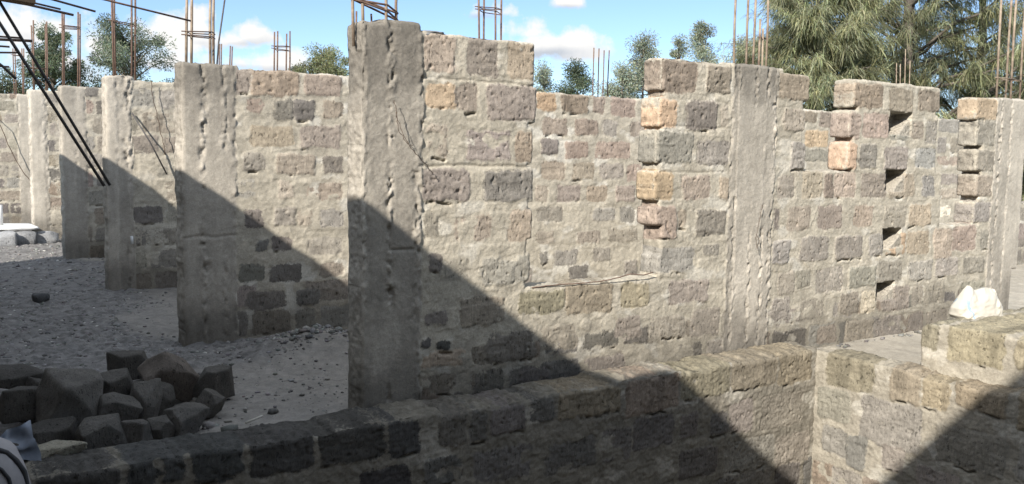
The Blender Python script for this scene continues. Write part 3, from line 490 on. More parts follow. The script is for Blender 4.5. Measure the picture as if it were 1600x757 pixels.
# gravelled floor of the corridor and rooms
def floor_h(X, Y):
    h = (fbm(X * .9, Y * .9, s=300) - .5) * .05 + (fbm(X * 5, Y * 5, s=301) - .5) * .03
    d = np.hypot((X - 2.75) / .55, (Y - 7.05) / .42); h = h + .15 * np.exp(-d ** 2) * (.6 + .8 * fbm(X * 9, Y * 9, s=302))   # spoil at the foot of the wall
    d = np.hypot((X - 2.65) / .5, (Y - 6.25) / .16); h = h - .05 * np.exp(-d ** 2)
    return h - .012
def gravel_zone(X, Y):
    return sstep(.42, .58, fbm(X * .55, Y * .55, s=310) + .30 * sstep(2.0, .9, X - (Y - 6) * .06) - .12 + .25 * sstep(9, 12, Y))
def floor_patch(name, x0, x1, y0, y1, res, mat, lift=0.):
    xs = np.linspace(x0, x1, int((x1 - x0) / res)); ys = np.linspace(y0, y1, int((y1 - y0) / res)); X, Y = np.meshgrid(xs, ys)
    Hh = floor_h(X, Y) + lift; gz = gravel_zone(X, Y)
    Hh = Hh + gz * (vnoise(X * 26, Y * 26, s=303) ** 2) * .03 + (fbm(X * 22, Y * 22, s=305) - .5) * .014
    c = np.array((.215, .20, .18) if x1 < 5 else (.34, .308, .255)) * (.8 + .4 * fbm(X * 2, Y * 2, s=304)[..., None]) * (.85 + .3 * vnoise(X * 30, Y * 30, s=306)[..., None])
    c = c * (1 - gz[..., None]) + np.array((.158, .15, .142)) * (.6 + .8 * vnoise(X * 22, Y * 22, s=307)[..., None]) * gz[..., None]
    idx = np.arange(X.size).reshape(X.shape)
    Q = np.stack([idx[:-1, :-1], idx[:-1, 1:], idx[1:, 1:], idx[1:, :-1]], -1).reshape(-1, 4)
    o = mesh_obj(name, np.stack([X, Y, Hh], -1).reshape(-1, 3), Q, mat, smooth=True, tint=c.reshape(-1, 3), stone=gz.reshape(-1)); o['kind'] = 'structure'; return o
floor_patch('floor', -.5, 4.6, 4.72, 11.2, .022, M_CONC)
floor_patch('floor', -.5, 8.0, 11.2, 22.0, .05, M_CONC)
floor_patch('floor', 4.6, 14.0, 4.72, 7.7, .06, M_CONC)
floor_patch('floor', 6.25, 14.0, 3.95, 4.72, .05, M_CONC)
floor_patch('floor', 7.7, 13.0, 1.0, 3.95, .04, M_CONC, .06)
floor_patch('floor', 14.0, 24.0, 1.0, 12.0, .15, M_CONC)
# loose stones too many to count
def gravel(name, label, pts, sizes, mat, seed):
    r = np.random.default_rng(seed); ico = np.array([(0, 0, 1), (.89, 0, .45), (.28, .85, .45), (-.72, .53, .45), (-.72, -.53, .45), (.28, -.85, .45), (.72, .53, -.45), (-.28, .85, -.45), (-.89, 0, -.45), (-.28, -.85, -.45), (.72, -.53, -.45), (0, 0, -1)])
    fc = np.array([(0, 1, 2), (0, 2, 3), (0, 3, 4), (0, 4, 5), (0, 5, 1), (1, 6, 2), (2, 7, 3), (3, 8, 4), (4, 9, 5), (5, 10, 1), (6, 7, 2), (7, 8, 3), (8, 9, 4), (9, 10, 5), (10, 6, 1), (6, 11, 7), (7, 11, 8), (8, 11, 9), (9, 11, 10), (10, 11, 6)])
    n = len(pts); v = ico[None] * (1 + r.uniform(-.28, .28, (n, 12, 1)))
    v = v * np.stack([r.uniform(.7, 1.3, n), r.uniform(.7, 1.3, n), r.uniform(.4, .8, n)], -1)[:, None] * sizes[:, None, None]
    a = r.uniform(0, 6.28, n); ca, sa = np.cos(a)[:, None], np.sin(a)[:, None]
    v = np.stack([v[..., 0] * ca - v[..., 1] * sa, v[..., 0] * sa + v[..., 1] * ca, v[..., 2]], -1) + pts[:, None]
    c = np.array((.195, .186, .175)) * r.uniform(.45, 1.5, (n, 1)) * (1 + r.uniform(-.06, .06, (n, 3))); pale = r.random(n) < .03; c[pale] = (.5, .48, .44)
    o = mesh_obj(name, v.reshape(-1, 3), (fc[None] + 12 * np.arange(n)[:, None, None]).reshape(-1, 3), mat, tint=np.repeat(c, 12, 0), stone=np.zeros(n * 12))
    return tag(o, label, 'gravel', None, 'stuff')
def scatter(n, x0, x1, y0, y1, smin, smax, seed, dens):
    r = np.random.default_rng(seed); x = r.uniform(x0, x1, n); y = r.uniform(y0, y1, n); k = r.random(n) < dens(x, y); x, y = x[k], y[k]
    s = smin + (smax - smin) * r.random(len(x)) ** 4
    return np.stack([x, y, floor_h(x, y) + s * .25], -1), s
near = lambda x, y: .05 + .95 * gravel_zone(x, y)
p1, s1 = scatter(30000, -.4, 3.4, 4.85, 11.5, .004, .022, 71, near); p2, s2 = scatter(9000, -.3, 3.2, 11.5, 20.5, .008, .03, 72, near)
p3, s3 = scatter(900, 2.3, 3.3, 6.75, 7.5, .01, .035, 73, lambda x, y: np.exp(-((x - 2.75) / .4) ** 2 - ((y - 7.05) / .25) ** 2))
p4, s4 = scatter(200, 1.6, 2.6, 5.2, 6.6, .004, .016, 74, lambda x, y: .8 + 0 * x)
p5, s5 = scatter(700, .2, 1.9, 4.85, 6.4, .008, .05, 76, lambda x, y: np.exp(-((x - 1.0) / .6) ** 2 - ((y - 5.6) / .5) ** 2))
p6, s6 = scatter(260, 2.4, 9.5, 4.88, 4.99, .006, .03, 77, lambda x, y: 1 + 0 * x)
gravel('gravel', 'grey crushed gravel strewn over the corridor floor left of the walls', np.concatenate([p1, p2, p3, p4, p5, p6]), np.concatenate([s1, s2, s3, s4, s5, s6]), M_CONC, 75)

# ---- heap of loose building stones ---------------------------------------
def rough_block(sx, sy, sz, seed, rounded=.18, n=9, amp=.06):
    """a quarried block with broken arrises: a rounded box pushed about by noise"""
    V = {}; F = []; vs = []
    def vid(p):
        k = tuple(round(q, 5) for q in p)
        if k not in V: V[k] = len(vs); vs.append(p)
        return V[k]
    for ax in range(3):
        for s in (-1, 1):
            for i in range(n):
                for j in range(n):
                    q = []
                    for di, dj in ((0, 0), (1, 0), (1, 1), (0, 1)):
                        a = -1 + 2 * (i + di) / n; b = -1 + 2 * (j + dj) / n; p = [0, 0, 0]; p[ax] = s; p[(ax + 1) % 3] = a; p[(ax + 2) % 3] = b; q.append(vid(tuple(p)))
                    F.append(tuple(q if s > 0 else q[::-1]))
    P = np.array(vs)
    rr = rounded; inner = np.clip(P, -1 + rr, 1 - rr); d = P - inner; l = np.linalg.norm(d, axis=1, keepdims=True); P = inner + d / np.maximum(l, 1e-6) * np.minimum(l, 1) * (rr / np.maximum(rr, l)) if rr > 0 else P
    sd = seed * 13.7
    nz = np.stack([fbm(P[:, 0] * 1.3 + sd + 40 * k, P[:, 1] * 1.3 + k * 9, P[:, 2] * 1.3, s=seed + k, o=3) - .5 for k in range(3)], 1)
    nf = fbm(P[:, 0] * 4 + sd, P[:, 1] * 4, P[:, 2] * 4, s=seed + 9, o=3) - .5
    P = P * (1 + nf[:, None] * amp * 1.4) + nz * amp * 6
    # chipped corner planes
    r = random.Random(seed)
    for _ in range(r.randint(4, 6)):
        nrm = np.array([r.choice((-1, 1)) * r.uniform(.15, 1) for _ in range(3)]); nrm /= np.linalg.norm(nrm); off = r.uniform(.92, 1.22)
        t = np.maximum(P @ nrm - off, 0); P = P - t[:, None] * nrm
    return P * np.array((sx, sy, sz)) / 2, F
M_BLOCK = masonry_mat('quarried_lava_stone', .8, .9)
LBL = ['flat topped square block standing alone behind the heap', 'big brown block leaning steeply on the right side of the heap', 'squarish block standing upright at the right end of the heap', 'small block leaning against the upright one at the right end', 'block with a pale scratch at the lower right of the heap',
       'largest rounded boulder topping the left part of the heap', 'dark block wedged behind the flat slab in mid heap', 'flat tilted stone slab lying across the middle of the heap', 'narrow upright block between the slab and the big brown one', 'broad rounded stone in front, under the large boulder',
       'small upright stone in front, right of the broad rounded one', 'low stone sunk between front and scratched blocks', 'long dark block at the far left back of the heap', 'wide dark block at the left edge under the long one', 'dark stone lying behind the pale broken lump',
       'pale yellowish broken lump lying on the low wall', 'small dark stone beside the blue plastic', 'stone buried deep under the large boulder', 'stone buried behind the narrow upright block', 'stone buried at the left back of the boulder', 'stone buried under the big brown block']
ROT = [(0, 0, .3), (.35, -.62, .2), (.05, 0, .5), (.5, .3, .9), (.1, .1, .4), (.3, .25, .3), (.2, -.15, .6), (.2, .42, .2), (-.3, .1, .5), (.1, -.05, .2), (.1, .1, .9), (.2, 0, .3), (.1, .1, .1), (-.1, .06, .15), (.2, -.1, .4), (.1, -.1, .1), (.3, .2, .8), (0, 0, .4), (.2, .2, .1), (.1, .3, .5), (.1, .1, .2)]
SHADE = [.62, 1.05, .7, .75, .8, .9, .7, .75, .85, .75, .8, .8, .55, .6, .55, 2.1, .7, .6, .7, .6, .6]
for i, (x, y, z, w, h) in enumerate(STONES):
    dp = (w + h) / 2 * random.uniform(.85, 1.05)
    ww, hh_ = w, h
    if i == 1: ww, hh_, dp = .34, .24, .24
    if i == 7: ww, hh_, dp = .25, .11, .2
    if i in (2, 0): ww *= .92; hh_ *= .95
    rd = .05 if i in (0, 2, 4, 12, 13, 1) else .09
    P, F = rough_block(ww * .93, dp * .93, hh_ * .93, 400 + i, rd, 14, .025 if i in (0, 2) else .12 if i == 15 else .038)
    R_ = np.array(Euler(ROT[i]).to_matrix()) if i != 1 else np.array((Euler((0, .66, 0)).to_matrix() @ Euler((.25, 0, .25)).to_matrix()))
    P = P @ R_.T
    zz = max(z, -P[:, 2].min() - .03)
    P = P + np.array((x, y + .02, zz))
    q = fbm(P[:, 0] * 14, P[:, 1] * 14, P[:, 2] * 14, s=420 + i)
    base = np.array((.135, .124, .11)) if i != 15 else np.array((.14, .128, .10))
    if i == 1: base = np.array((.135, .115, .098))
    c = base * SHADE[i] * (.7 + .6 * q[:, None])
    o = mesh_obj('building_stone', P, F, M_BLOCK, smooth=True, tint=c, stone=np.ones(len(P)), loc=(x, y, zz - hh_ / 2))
    tag(o, LBL[i], 'stone', 'loose stones heaped beside the low wall')
# small stray stone out on the gravel
P, F = rough_block(.16, .14, .11, 450, .4, 7, .09); P = P + np.array((1.13, 10.55, .03))
tag(mesh_obj('building_stone', P, F, M_BLOCK, smooth=True, tint=np.full((len(P), 3), .09), stone=np.ones(len(P)), loc=(1.13, 10.55, -.02)), 'lone dark lump lying out on the open gravel', 'stone')

# ---- slab on stones, pole stub, far left ----------------------------------
for i, (x, y, w, h) in enumerate(((1.32, 17.0, .30, .26), (1.62, 17.15, .34, .24), (1.93, 17.3, .42, .22), (1.18, 17.9, .4, .25))):
    P, F = rough_block(w, .3, h, 460 + i, .3, 7, .07); P = P + np.array((x, y, h / 2 - .03))
    tag(mesh_obj('building_stone', P, F, M_BLOCK, smooth=True, tint=np.full((len(P), 3), (.30, .24, .30, .26)[i]), stone=np.ones(len(P)), loc=(x, y, -.02)), ['leftmost sunlit block under the white sheet', 'middle sunlit block under the white sheet', 'right block in front of the sunlit sheet corner', 'block behind, propping the white sheet'][i], 'stone', 'blocks under the white sheet')
M_WHITE = simple_mat('whitewashed_sheet', (.56, .56, .55), (.72, .71, .69), 3., .8, .3, .01)
P, F = rough_block(1.05, 1.3, .035, 470, .1, 12, .02); P = P + np.array((1.30, 17.75, .255))
tag(mesh_obj('roofing_sheet', P, F, M_WHITE, smooth=True, loc=(1.30, 17.75, .24)), 'white sheet lying flat on blocks at the far left', 'sheet')
tag(tube_obj('pipe_stub', [(1.31, 17.9, .26), (1.31, 17.9, .62)], .055, M_WHITE, None, 14), 'short white pipe standing upright on the white sheet', 'pipe')

# ---- rods, wires, bars from the neighbouring building ----------------------
cam0 = Vector((0, 0, 1.6))
def pt(kx, kz, y): return (kx * y, y, 1.6 + kz * y)
for (a, b, y, lab) in (((.0794, .116), (.1677, -.0368), 4.0, 'lower of two long dark steel bars slanting down from top left'), ((.0788, .138), (.1731, -.0362), 4.25, 'upper of two long dark steel bars slanting down from top left')):
    p0 = Vector(pt(*a, y)); p1 = Vector(pt(*b, y)); d = (p0 - p1).normalized(); s = (p0.x + .62) / -d.x
    q = p0 + d * s
    tag(tube_obj('steel_bar', [q, p0 + Vector((.004, 0, 0)), p1], .0065, M_STEEL, None, 8), lab, 'steel bar', 'bars slanting from the left building')
HB = [((.0801, .1415), (.1434, .132), 4.4, .0085, 'rusty horizontal bar whose tip reaches the fourth column cage'), ((.09, .143), (.132, .1365), 4.6, .007, 'short rusty bar between the plank and the longer bars, top left'), ((.11, .148), (.1635, .1375), 4.5, .0075, 'rusty bar at top left ending right of the plank'), ((.16, .152), (.2561, .1372), 4.8, .0075, 'longest bar at top left, its tip above the third column cage'),
      ((.0785, .1055), (.097, .1057), 4.9, .007, 'thin horizontal bar stub above the thick one at left edge'), ((.079, .1028), (.1065, .1037), 4.6, .0095, 'thick rusty horizontal bar crossing the fifth wall cage'), ((.0785, .0965), (.0868, .0965), 4.8, .007, 'short bar stub just below the thick horizontal bar'), ((.0785, .0905), (.0935, .0915), 5.0, .007, 'thin bar stub low at left edge above the hooked bar'), ((.0785, .0775), (.086, .0775), 5.0, .007, 'lowest short bar stub at left edge')]
for (a, b, y, r, lab) in HB:
    p0 = Vector(pt(*a, y)); p1 = Vector(pt(*b, y)); d = (p0 - p1).normalized(); s = (p0.x + .62) / max(.05, -d.x)
    tag(tube_obj('steel_bar', [p0 + d * s, p0, p1], r * .68, M_REBAR, None, 8), lab, 'steel bar', 'bars sticking out of the left building')
tag(tube_obj('steel_bar', [(-.62, 5.0, 2.06), pt(.0785, .0795, 5.0), pt(.0805, .0775, 5.0), pt(.0915, .0665, 5.0)], .007, M_STEEL, None, 8), 'dark hooked bar bent downward at the left edge', 'steel bar', 'bars sticking out of the left building')
M_WOOD = simple_mat('raw_timber', (.20, .13, .08), (.32, .22, .14), 6., .85, .3, .005)
p1 = Vector(pt(.109, .1385, 4.2)); p0 = Vector((-.62, 4.2, 2.27))
d = (p1 - p0); V = []
for q in (p0, p1):
    for sy, sz in ((-1, -1), (1, -1), (1, 1), (-1, 1)): V.append((q.x, q.y + sy * .05, q.z + .012 + sz * .014))
tag(mesh_obj('timber_plank', V, [(3, 2, 1, 0), (4, 5, 6, 7), (0, 1, 5, 4), (1, 2, 6, 5), (2, 3, 7, 6), (3, 0, 4, 7)], M_WOOD, loc=tuple(p0)), 'brown plank end jutting in at the top left corner', 'plank')
tag(tube_obj('steel_rod', [(2.16, 11.03, 2.02), (2.33, 10.93, 1.69), (2.515, 10.98, 1.33)], .0085, M_STEEL, None, 7), 'dark steel rod slanting across the face of the third wall', 'steel rod')
tag(tube_obj('steel_rod', [(3.11, 11.1, 2.3), (3.15, 11.05, 2.9), (3.26, 11.0, 3.7)], .010, M_STEEL, None, 7), 'thin grey rod rising into the sky right of the second column cage', 'steel rod')
def wire(name, pts, r, lab, mat=M_WIRE, jit=.012):
    pts = [Vector(p) for p in pts]; out = []
    for i in range(len(pts) - 1):
        for k in range(5):
            t = k / 5; out.append(pts[i].lerp(pts[i + 1], t) + Vector((random.uniform(-jit, jit), random.uniform(-jit, jit) * .4, random.uniform(-jit, jit))))
    out.append(pts[-1]); return tag(tube_obj(name, out, r, mat, None, 5), lab, 'wire', 'loose tie wires on the walls')
yw = 4.955
wire('tie_wire', [(2.45, yw, 1.93), (2.455, yw - .02, 1.85), (2.46, yw - .03, 1.76), (2.50, yw - .03, 1.70), (2.58, yw - .03, 1.61), (2.66, yw - .02, 1.54), (2.72, yw, 1.48)], .0021, 'long tie wire curling down the nearest column beside its middle seam', jit=.006)
wire('tie_wire', [(2.455, yw - .01, 1.86), (2.48, yw - .04, 1.74), (2.53, yw - .05, 1.66), (2.56, yw - .04, 1.66)], .0018, 'short curled wire end next to the long wire on the nearest column', jit=.006)
wire('tie_wire', [(3.52, 5.0, .715), (3.7, 4.995, .722), (3.9, 4.99, .72), (4.10, 4.985, .724), (4.25, 4.975, .74), (4.36, 4.955, .765), (4.50, 4.965, .75), (4.60, 4.97, .765)], .0042, 'reddish wire lying along the sill of the wide gap', M_REBAR, .0018)
wire('tie_wire', [(5.74, 4.95, 1.25), (5.70, 4.94, 1.1), (5.66, 4.93, .98), (5.685, 4.93, .90), (5.70, 4.93, .96), (5.67, 4.94, 1.02)], .002, 'looped wire hanging on the middle column', jit=.006)
wire('tie_wire', [(1.36, 21.2, 2.42), (1.6, 21.15, 2.1), (1.85, 21.15, 1.4), (2.05, 21.15, 1.05), (2.2, 21.15, .85), (2.3, 21.15, .8)], .008, 'thin cable snaking down the farthest wall at left')
wire('tie_wire', [(2.36, 11.0, 2.4), (2.40, 10.99, 2.1), (2.46, 10.98, 1.8), (2.5, 10.97, 1.55)], .004, 'fine wire hanging on the third wall right of the rod', jit=.008)
M_STICK = simple_mat('bleached_stick', (.36, .33, .28), (.5, .47, .41), 20., .9, .2, .002)
tag(tube_obj('stick', [(1.60, 5.16, .02), (1.72, 5.22, .03)], .007, M_STICK, None, 6), 'pale short stick lying by the right end of the stone heap', 'stick')
tag(tube_obj('peg', [(2.12, 11.0, .62), (2.125, 11.0, .53)], .016, M_WHITE, None, 8), 'tiny white peg stuck low on the third wall', 'peg')
# broken concrete crust overhanging the head of the nearest column
P, F = rough_block(.17, .16, .03, 480, .4, 8, .12); P = P + np.array((2.755, 5.08, 2.352))
tag(mesh_obj('mortar_flake', P, F, M_CONC, smooth=True, tint=np.full((len(P), 3), .2), stone=np.zeros(len(P)), loc=(2.755, 5.08, 2.34)), 'thin broken mortar crust lying on top of the nearest wall beside its column', 'mortar flake')

# ---- white bag on the olive wall -------------------------------------------
def plastic_mat():
    m, nt, b = nodes('crumpled_white_sack'); L = nt.links; tc = N(nt, 'ShaderNodeTexCoord')
    sp = N(nt, 'ShaderNodeSeparateXYZ'); L.new(tc.outputs['Object'], sp.inputs[0])
    n = N(nt, 'ShaderNodeTexNoise', Scale=9., Detail=3.); L.new(tc.outputs['Object'], n.inputs['Vector'])
    x = math_(nt, 'ADD', sp.outputs[0], math_(nt, 'MULTIPLY', math_(nt, 'SUBTRACT', n.outputs[0], .5), .08))
    s = math_(nt, 'MULTIPLY', math_(nt, 'LESS_THAN', math_(nt, 'ABSOLUTE', math_(nt, 'ADD', x, .15)), .007), math_(nt, 'LESS_THAN', sp.outputs[2], .16))
    c = mix(nt, s, (.46, .43, .37), (.28, .36, .43))
    L.new(c, b.inputs['Base Color']); b.inputs['Roughness'].default_value = .55
    w = N(nt, 'ShaderNodeTexNoise', Scale=14., Detail=4.); L.new(tc.outputs['Object'], w.inputs['Vector']); bp = N(nt, 'ShaderNodeBump', Strength=.35, Distance=.02); L.new(w.outputs[0], bp.inputs['Height']); L.new(bp.outputs[0], b.inputs['Normal'])
    return m
prof = [(0, .30, .0), (.10, .335, .0), (.35, .33, .0), (.55, .29, .0), (.75, .26, -.0), (.9, .23, 0), (1.0, .19, 0)]
nu_, nv_ = 110, 50; V = []; F = []
for j in range(nv_ + 1):
    t = j / nv_; hw = np.interp(t, [p[0] for p in prof], [p[1] for p in prof])
    for i in range(nu_):
        a = 2 * math.pi * i / nu_; ca, sa = math.cos(a), math.sin(a)
        dpt = .13 * (1 - t ** 2.2) + .012
        x = hw * abs(ca) ** .8 * (1 if ca > 0 else -1) + .03 * t; y = dpt * abs(sa) ** .8 * (1 if sa > 0 else -1)
        top = .285 + .022 * math.exp(-((x + .15) / .05) ** 2) - .022 * math.exp(-((x + .05) / .06) ** 2) + .012 * math.exp(-((x - .08) / .1) ** 2)
        z = t * top
        nz = float(fbm(np.array([x * 7 + 3]), np.array([z * 9]), np.array([y * 7]), s=510, o=3)[0]) - .5
        cr = abs(float(vnoise(np.array([x * 9 + z * 6]), np.array([z * 7 - x * 4]), s=511)[0]) - .5)
        cr2 = abs(float(fbm(np.array([x * 11 - z * 9]), np.array([z * 6 + x * 5]), s=512, o=3)[0]) - .5)
        V.append(((x + nz * .05) * .66, y * .8 + nz * .03 - (cr * .03 + cr2 * .045) * (1 if y < 0 else 0), max(0, (z + nz * .012 - cr2 * .012 * t) * .84)))
V = np.array(V)
for j in range(nv_):
    for i in range(nu_): F.append((j * nu_ + i, j * nu_ + (i + 1) % nu_, (j + 1) * nu_ + (i + 1) % nu_, (j + 1) * nu_ + i))
F.append(tuple(nv_ * nu_ + i for i in range(nu_)))
bx = np.array((6.92, 3.80, .405))
Rz = np.array(Euler((0, 0.05, -.30)).to_matrix())
tag(mesh_obj('sack', V @ Rz.T + bx, F, plastic_mat(), smooth=True, loc=tuple(bx)), 'crumpled white woven sack with a blue stripe slumped on the olive stone wall', 'sack')

# ---- corner foreground: pale sack with black hose, blue plastic -------------
def blob(cx, cy, cz, rx, ry, rz, seed, amp=.12, p=.7, n=36, m=22):
    V = []; F = []
    for j in range(m + 1):
        b = -math.pi / 2 + math.pi * j / m
        for i in range(n):
            a = 2 * math.pi * i / n
            s = lambda q: (abs(q) ** p) * (1 if q > 0 else -1)
            V.append((s(math.cos(b)) * s(math.cos(a)), s(math.cos(b)) * s(math.sin(a)), s(math.sin(b))))
    V = np.array(V); nz = fbm(V[:, 0] * 1.6 + seed, V[:, 1] * 1.6, V[:, 2] * 1.6, s=seed, o=4) - .5
    V = V * (1 + nz[:, None] * amp * 3) * np.array((rx, ry, rz)) + np.array((cx, cy, cz))
    for j in range(m):
        for i in range(n): F.append((j * n + i, j * n + (i + 1) % n, (j + 1) * n + (i + 1) % n, (j + 1) * n + i))
    return V, F
M_SACK = simple_mat('grey_woven_sack', (.21, .20, .205), (.33, .315, .31), 5., .85, .35, .01)
M_HOSE = simple_mat('black_rubber', (.012, .012, .014), (.03, .03, .032), 10., .5, .1, .002, .4)
V, F = blob(.12, 4.42, .02, .30, .25, .35, 520, .10)
sk = mesh_obj('cement_sack', V, F, M_SACK, smooth=True, loc=(.12, 4.42, -.2)); tag(sk, 'pale grey sack slumped over the low wall in the bottom left corner', 'sack')
from mathutils.bvhtree import BVHTree
bvh = BVHTree.FromPolygons([tuple(v) for v in V], F)
def drape(pts, r):
    out = []
    for x, z in pts:
        h = bvh.ray_cast(Vector((x, 3., z)), Vector((0, 1, 0)))
        out.append(Vector((x, (h[0].y if h[0] else (out[-1].y + r * .9 if out else 4.3)) - r * .9, z)))
    return out
tag(tube_obj('hose', drape([(.16, .365), (.22, .355), (.27, .335), (.31, .31), (.345, .27), (.372, .22), (.385, .12), (.39, 0.), (.39, -.15)], .012), .012, M_HOSE, None, 10), 'black hose draped over the pale sack in the bottom left corner', 'hose')
tag(tube_obj('hose', drape([(.14, .32), (.20, .31), (.25, .29), (.285, .26), (.31, .22), (.325, .14), (.33, 0.), (.33, -.1)], .008), .008, M_HOSE, None, 10), 'thinner dark cord lying below the hose on the pale sack', 'hose')
M_BLUE = simple_mat('blue_plastic_film', (.12, .145, .19), (.30, .33, .38), 3.5, .35, .3, .01, .4)
nx_, nz_ = 22, 14; V = []; F = []
for j in range(nz_ + 1):
    for i in range(nx_ + 1):
        u = i / nx_; v = j / nz_
        x = .28 + .21 * u * (1 - .12 * v); z = .075 + v * (.10 + .07 * u); y = 4.86 + .10 * v + (.5 - abs(u - .5)) * .05
        k = np.array([u * 4.]), np.array([v * 4.])
        y += float(vnoise(*k, s=530)[0] - .5) * .09; z += float(vnoise(k[0] + 9, k[1], s=531)[0] - .5) * .03; x += float(vnoise(k[0], k[1] + 5, s=532)[0] - .5) * .03
        V.append((x, y, z))
nn = len(V); V += [(x, y + .006, z) for x, y, z in V]
for j in range(nz_):
    for i in range(nx_):
        a = j * (nx_ + 1) + i; q = (a, a + 1, a + nx_ + 2, a + nx_ + 1); F.append(q); F.append(tuple(nn + k for k in q[::-1]))
tag(mesh_obj('plastic_sheet', V, F, M_BLUE, smooth=True, loc=(.38, 4.86, .07)), 'crumpled blue plastic sheet tucked among the stones at lower left', 'plastic sheet')

# ---- taller neighbouring building to the left and behind: it throws the big shadow ---
nb = empty('neighbouring_building', (-.62, 5, 0), 'taller rough stone building close at the left, outside the view, throwing the diagonal shadow', 'building')
def slab_poly(name, prof, x0, x1, mat):
    """prof = (y,z) outline extruded in x"""
    n = len(prof); V = [(x0, y, z) for y, z in prof] + [(x1, y, z) for y, z in prof]
    F = [tuple(range(n)), tuple(range(2 * n - 1, n - 1, -1))] + [(i, n + i, n + (i + 1) % n, (i + 1) % n) for i in range(n)]
    V = np.array(V); return mesh_obj(name, V, F, mat, nb)
M_NB = simple_mat('weathered_stone_building', (.30, .275, .24), (.46, .42, .36), 3., .95, .6, .02)
top = []
def addtop(y0, y1, z, step=.12):
    y = y0
    while y < y1: top.append((y, z + random.uniform(-.012, .012))); y += step
addtop(-.9, .9, 3.55); top += [(1.0, 3.565), (1.2, 3.60), (1.4, 3.63), (1.6, 3.65), (1.68, 3.60), (1.76, 3.42)]; addtop(1.84, 3.9, 3.29); addtop(3.95, 9.2, 3.13); addtop(9.3, 13.3, 3.20)
prof = [(-.9, -1.3)] + top + [(13.42, 3.19), (13.42, -.1), (4.7, -.1), (4.7, -1.3)]
slab_poly('wall', prof[::-1], -.75, -.5, M_NB)
V = []; F = []
def bxm(a, b, c, d, e, f):
    k = len(V); V.extend([(a, b, c), (d, b, c), (d, e, c), (a, e, c), (a, b, f), (d, b, f), (d, e, f), (a, e, f)])
    F.extend([tuple(k + i for i in q) for q in ((3, 2, 1, 0), (4, 5, 6, 7), (0, 1, 5, 4), (1, 2, 6, 5), (2, 3, 7, 6), (3, 0, 4, 7))])
bxm(-5, -1.05, -.1, 8.0, -.8, 4.78)  # unseen rear wall, lengthened to the right to screen sky light off the low walls
mesh_obj('wall', V, F, M_NB, nb)
# ================================================================== TREES
def leaf_mat(name, hue=1.):
    m, nt, b = nodes(name); L = nt.links; at = N(nt, 'ShaderNodeAttribute', attribute_name='tint')
    L.new(at.outputs['Color'], b.inputs['Base Color']); b.inputs['Roughness'].default_value = .6
    tr = N(nt, 'ShaderNodeBsdfTranslucent'); L.new(at.outputs['Color'], tr.inputs['Color'])
    mx = N(nt, 'ShaderNodeMixShader'); mx.inputs[0].default_value = .42
    out = nt.nodes['Material Output']; L.new(b.outputs[0], mx.inputs[1]); L.new(tr.outputs[0], mx.inputs[2]); L.new(mx.outputs[0], out.inputs['Surface'])
    return m
M_LEAF = leaf_mat('foliage'); M_BARK = simple_mat('grey_bark', (.07, .06, .05), (.17, .145, .12), 6., .95, .7, .02)
def limb(p0, p1, r0, r1, sag, rnd, n=6):
    p0 = Vector(p0); p1 = Vector(p1); pts = []; rs = []
    L_ = (p1 - p0).length
    for i in range(n + 1):
        t = i / n; p = p0.lerp(p1, t); p.z += sag * math.sin(math.pi * t) * L_
        if 0 < i < n: p += Vector((rnd.uniform(-1, 1), rnd.uniform(-1, 1), rnd.uniform(-1, 1))) * L_ * .025
        pts.append(p); rs.append(r0 + (r1 - r0) * t)
    return pts, rs
def cards(centers, lens, wids, dirs, tint, name, parent):
    """one folded leaf-sized blade per centre"""
    n = len(centers); r = np.random.default_rng(n)
    d = dirs / np.linalg.norm(dirs, axis=1, keepdims=True); q = r.normal(size=(n, 3)); s = np.cross(d, q); s /= np.linalg.norm(s, axis=1, keepdims=True) + 1e-9
    a = centers; b = centers + d * lens[:, None] * .5 + s * wids[:, None] * .5; c = centers + d * lens[:, None]; e = centers + d * lens[:, None] * .5 - s * wids[:, None] * .5
    V = np.stack([a, b, c, e], 1).reshape(-1, 3); F = np.arange(4 * n).reshape(n, 4)
    return mesh_obj(name, V, F, M_LEAF, parent, tint=np.repeat(tint, 4, 0))
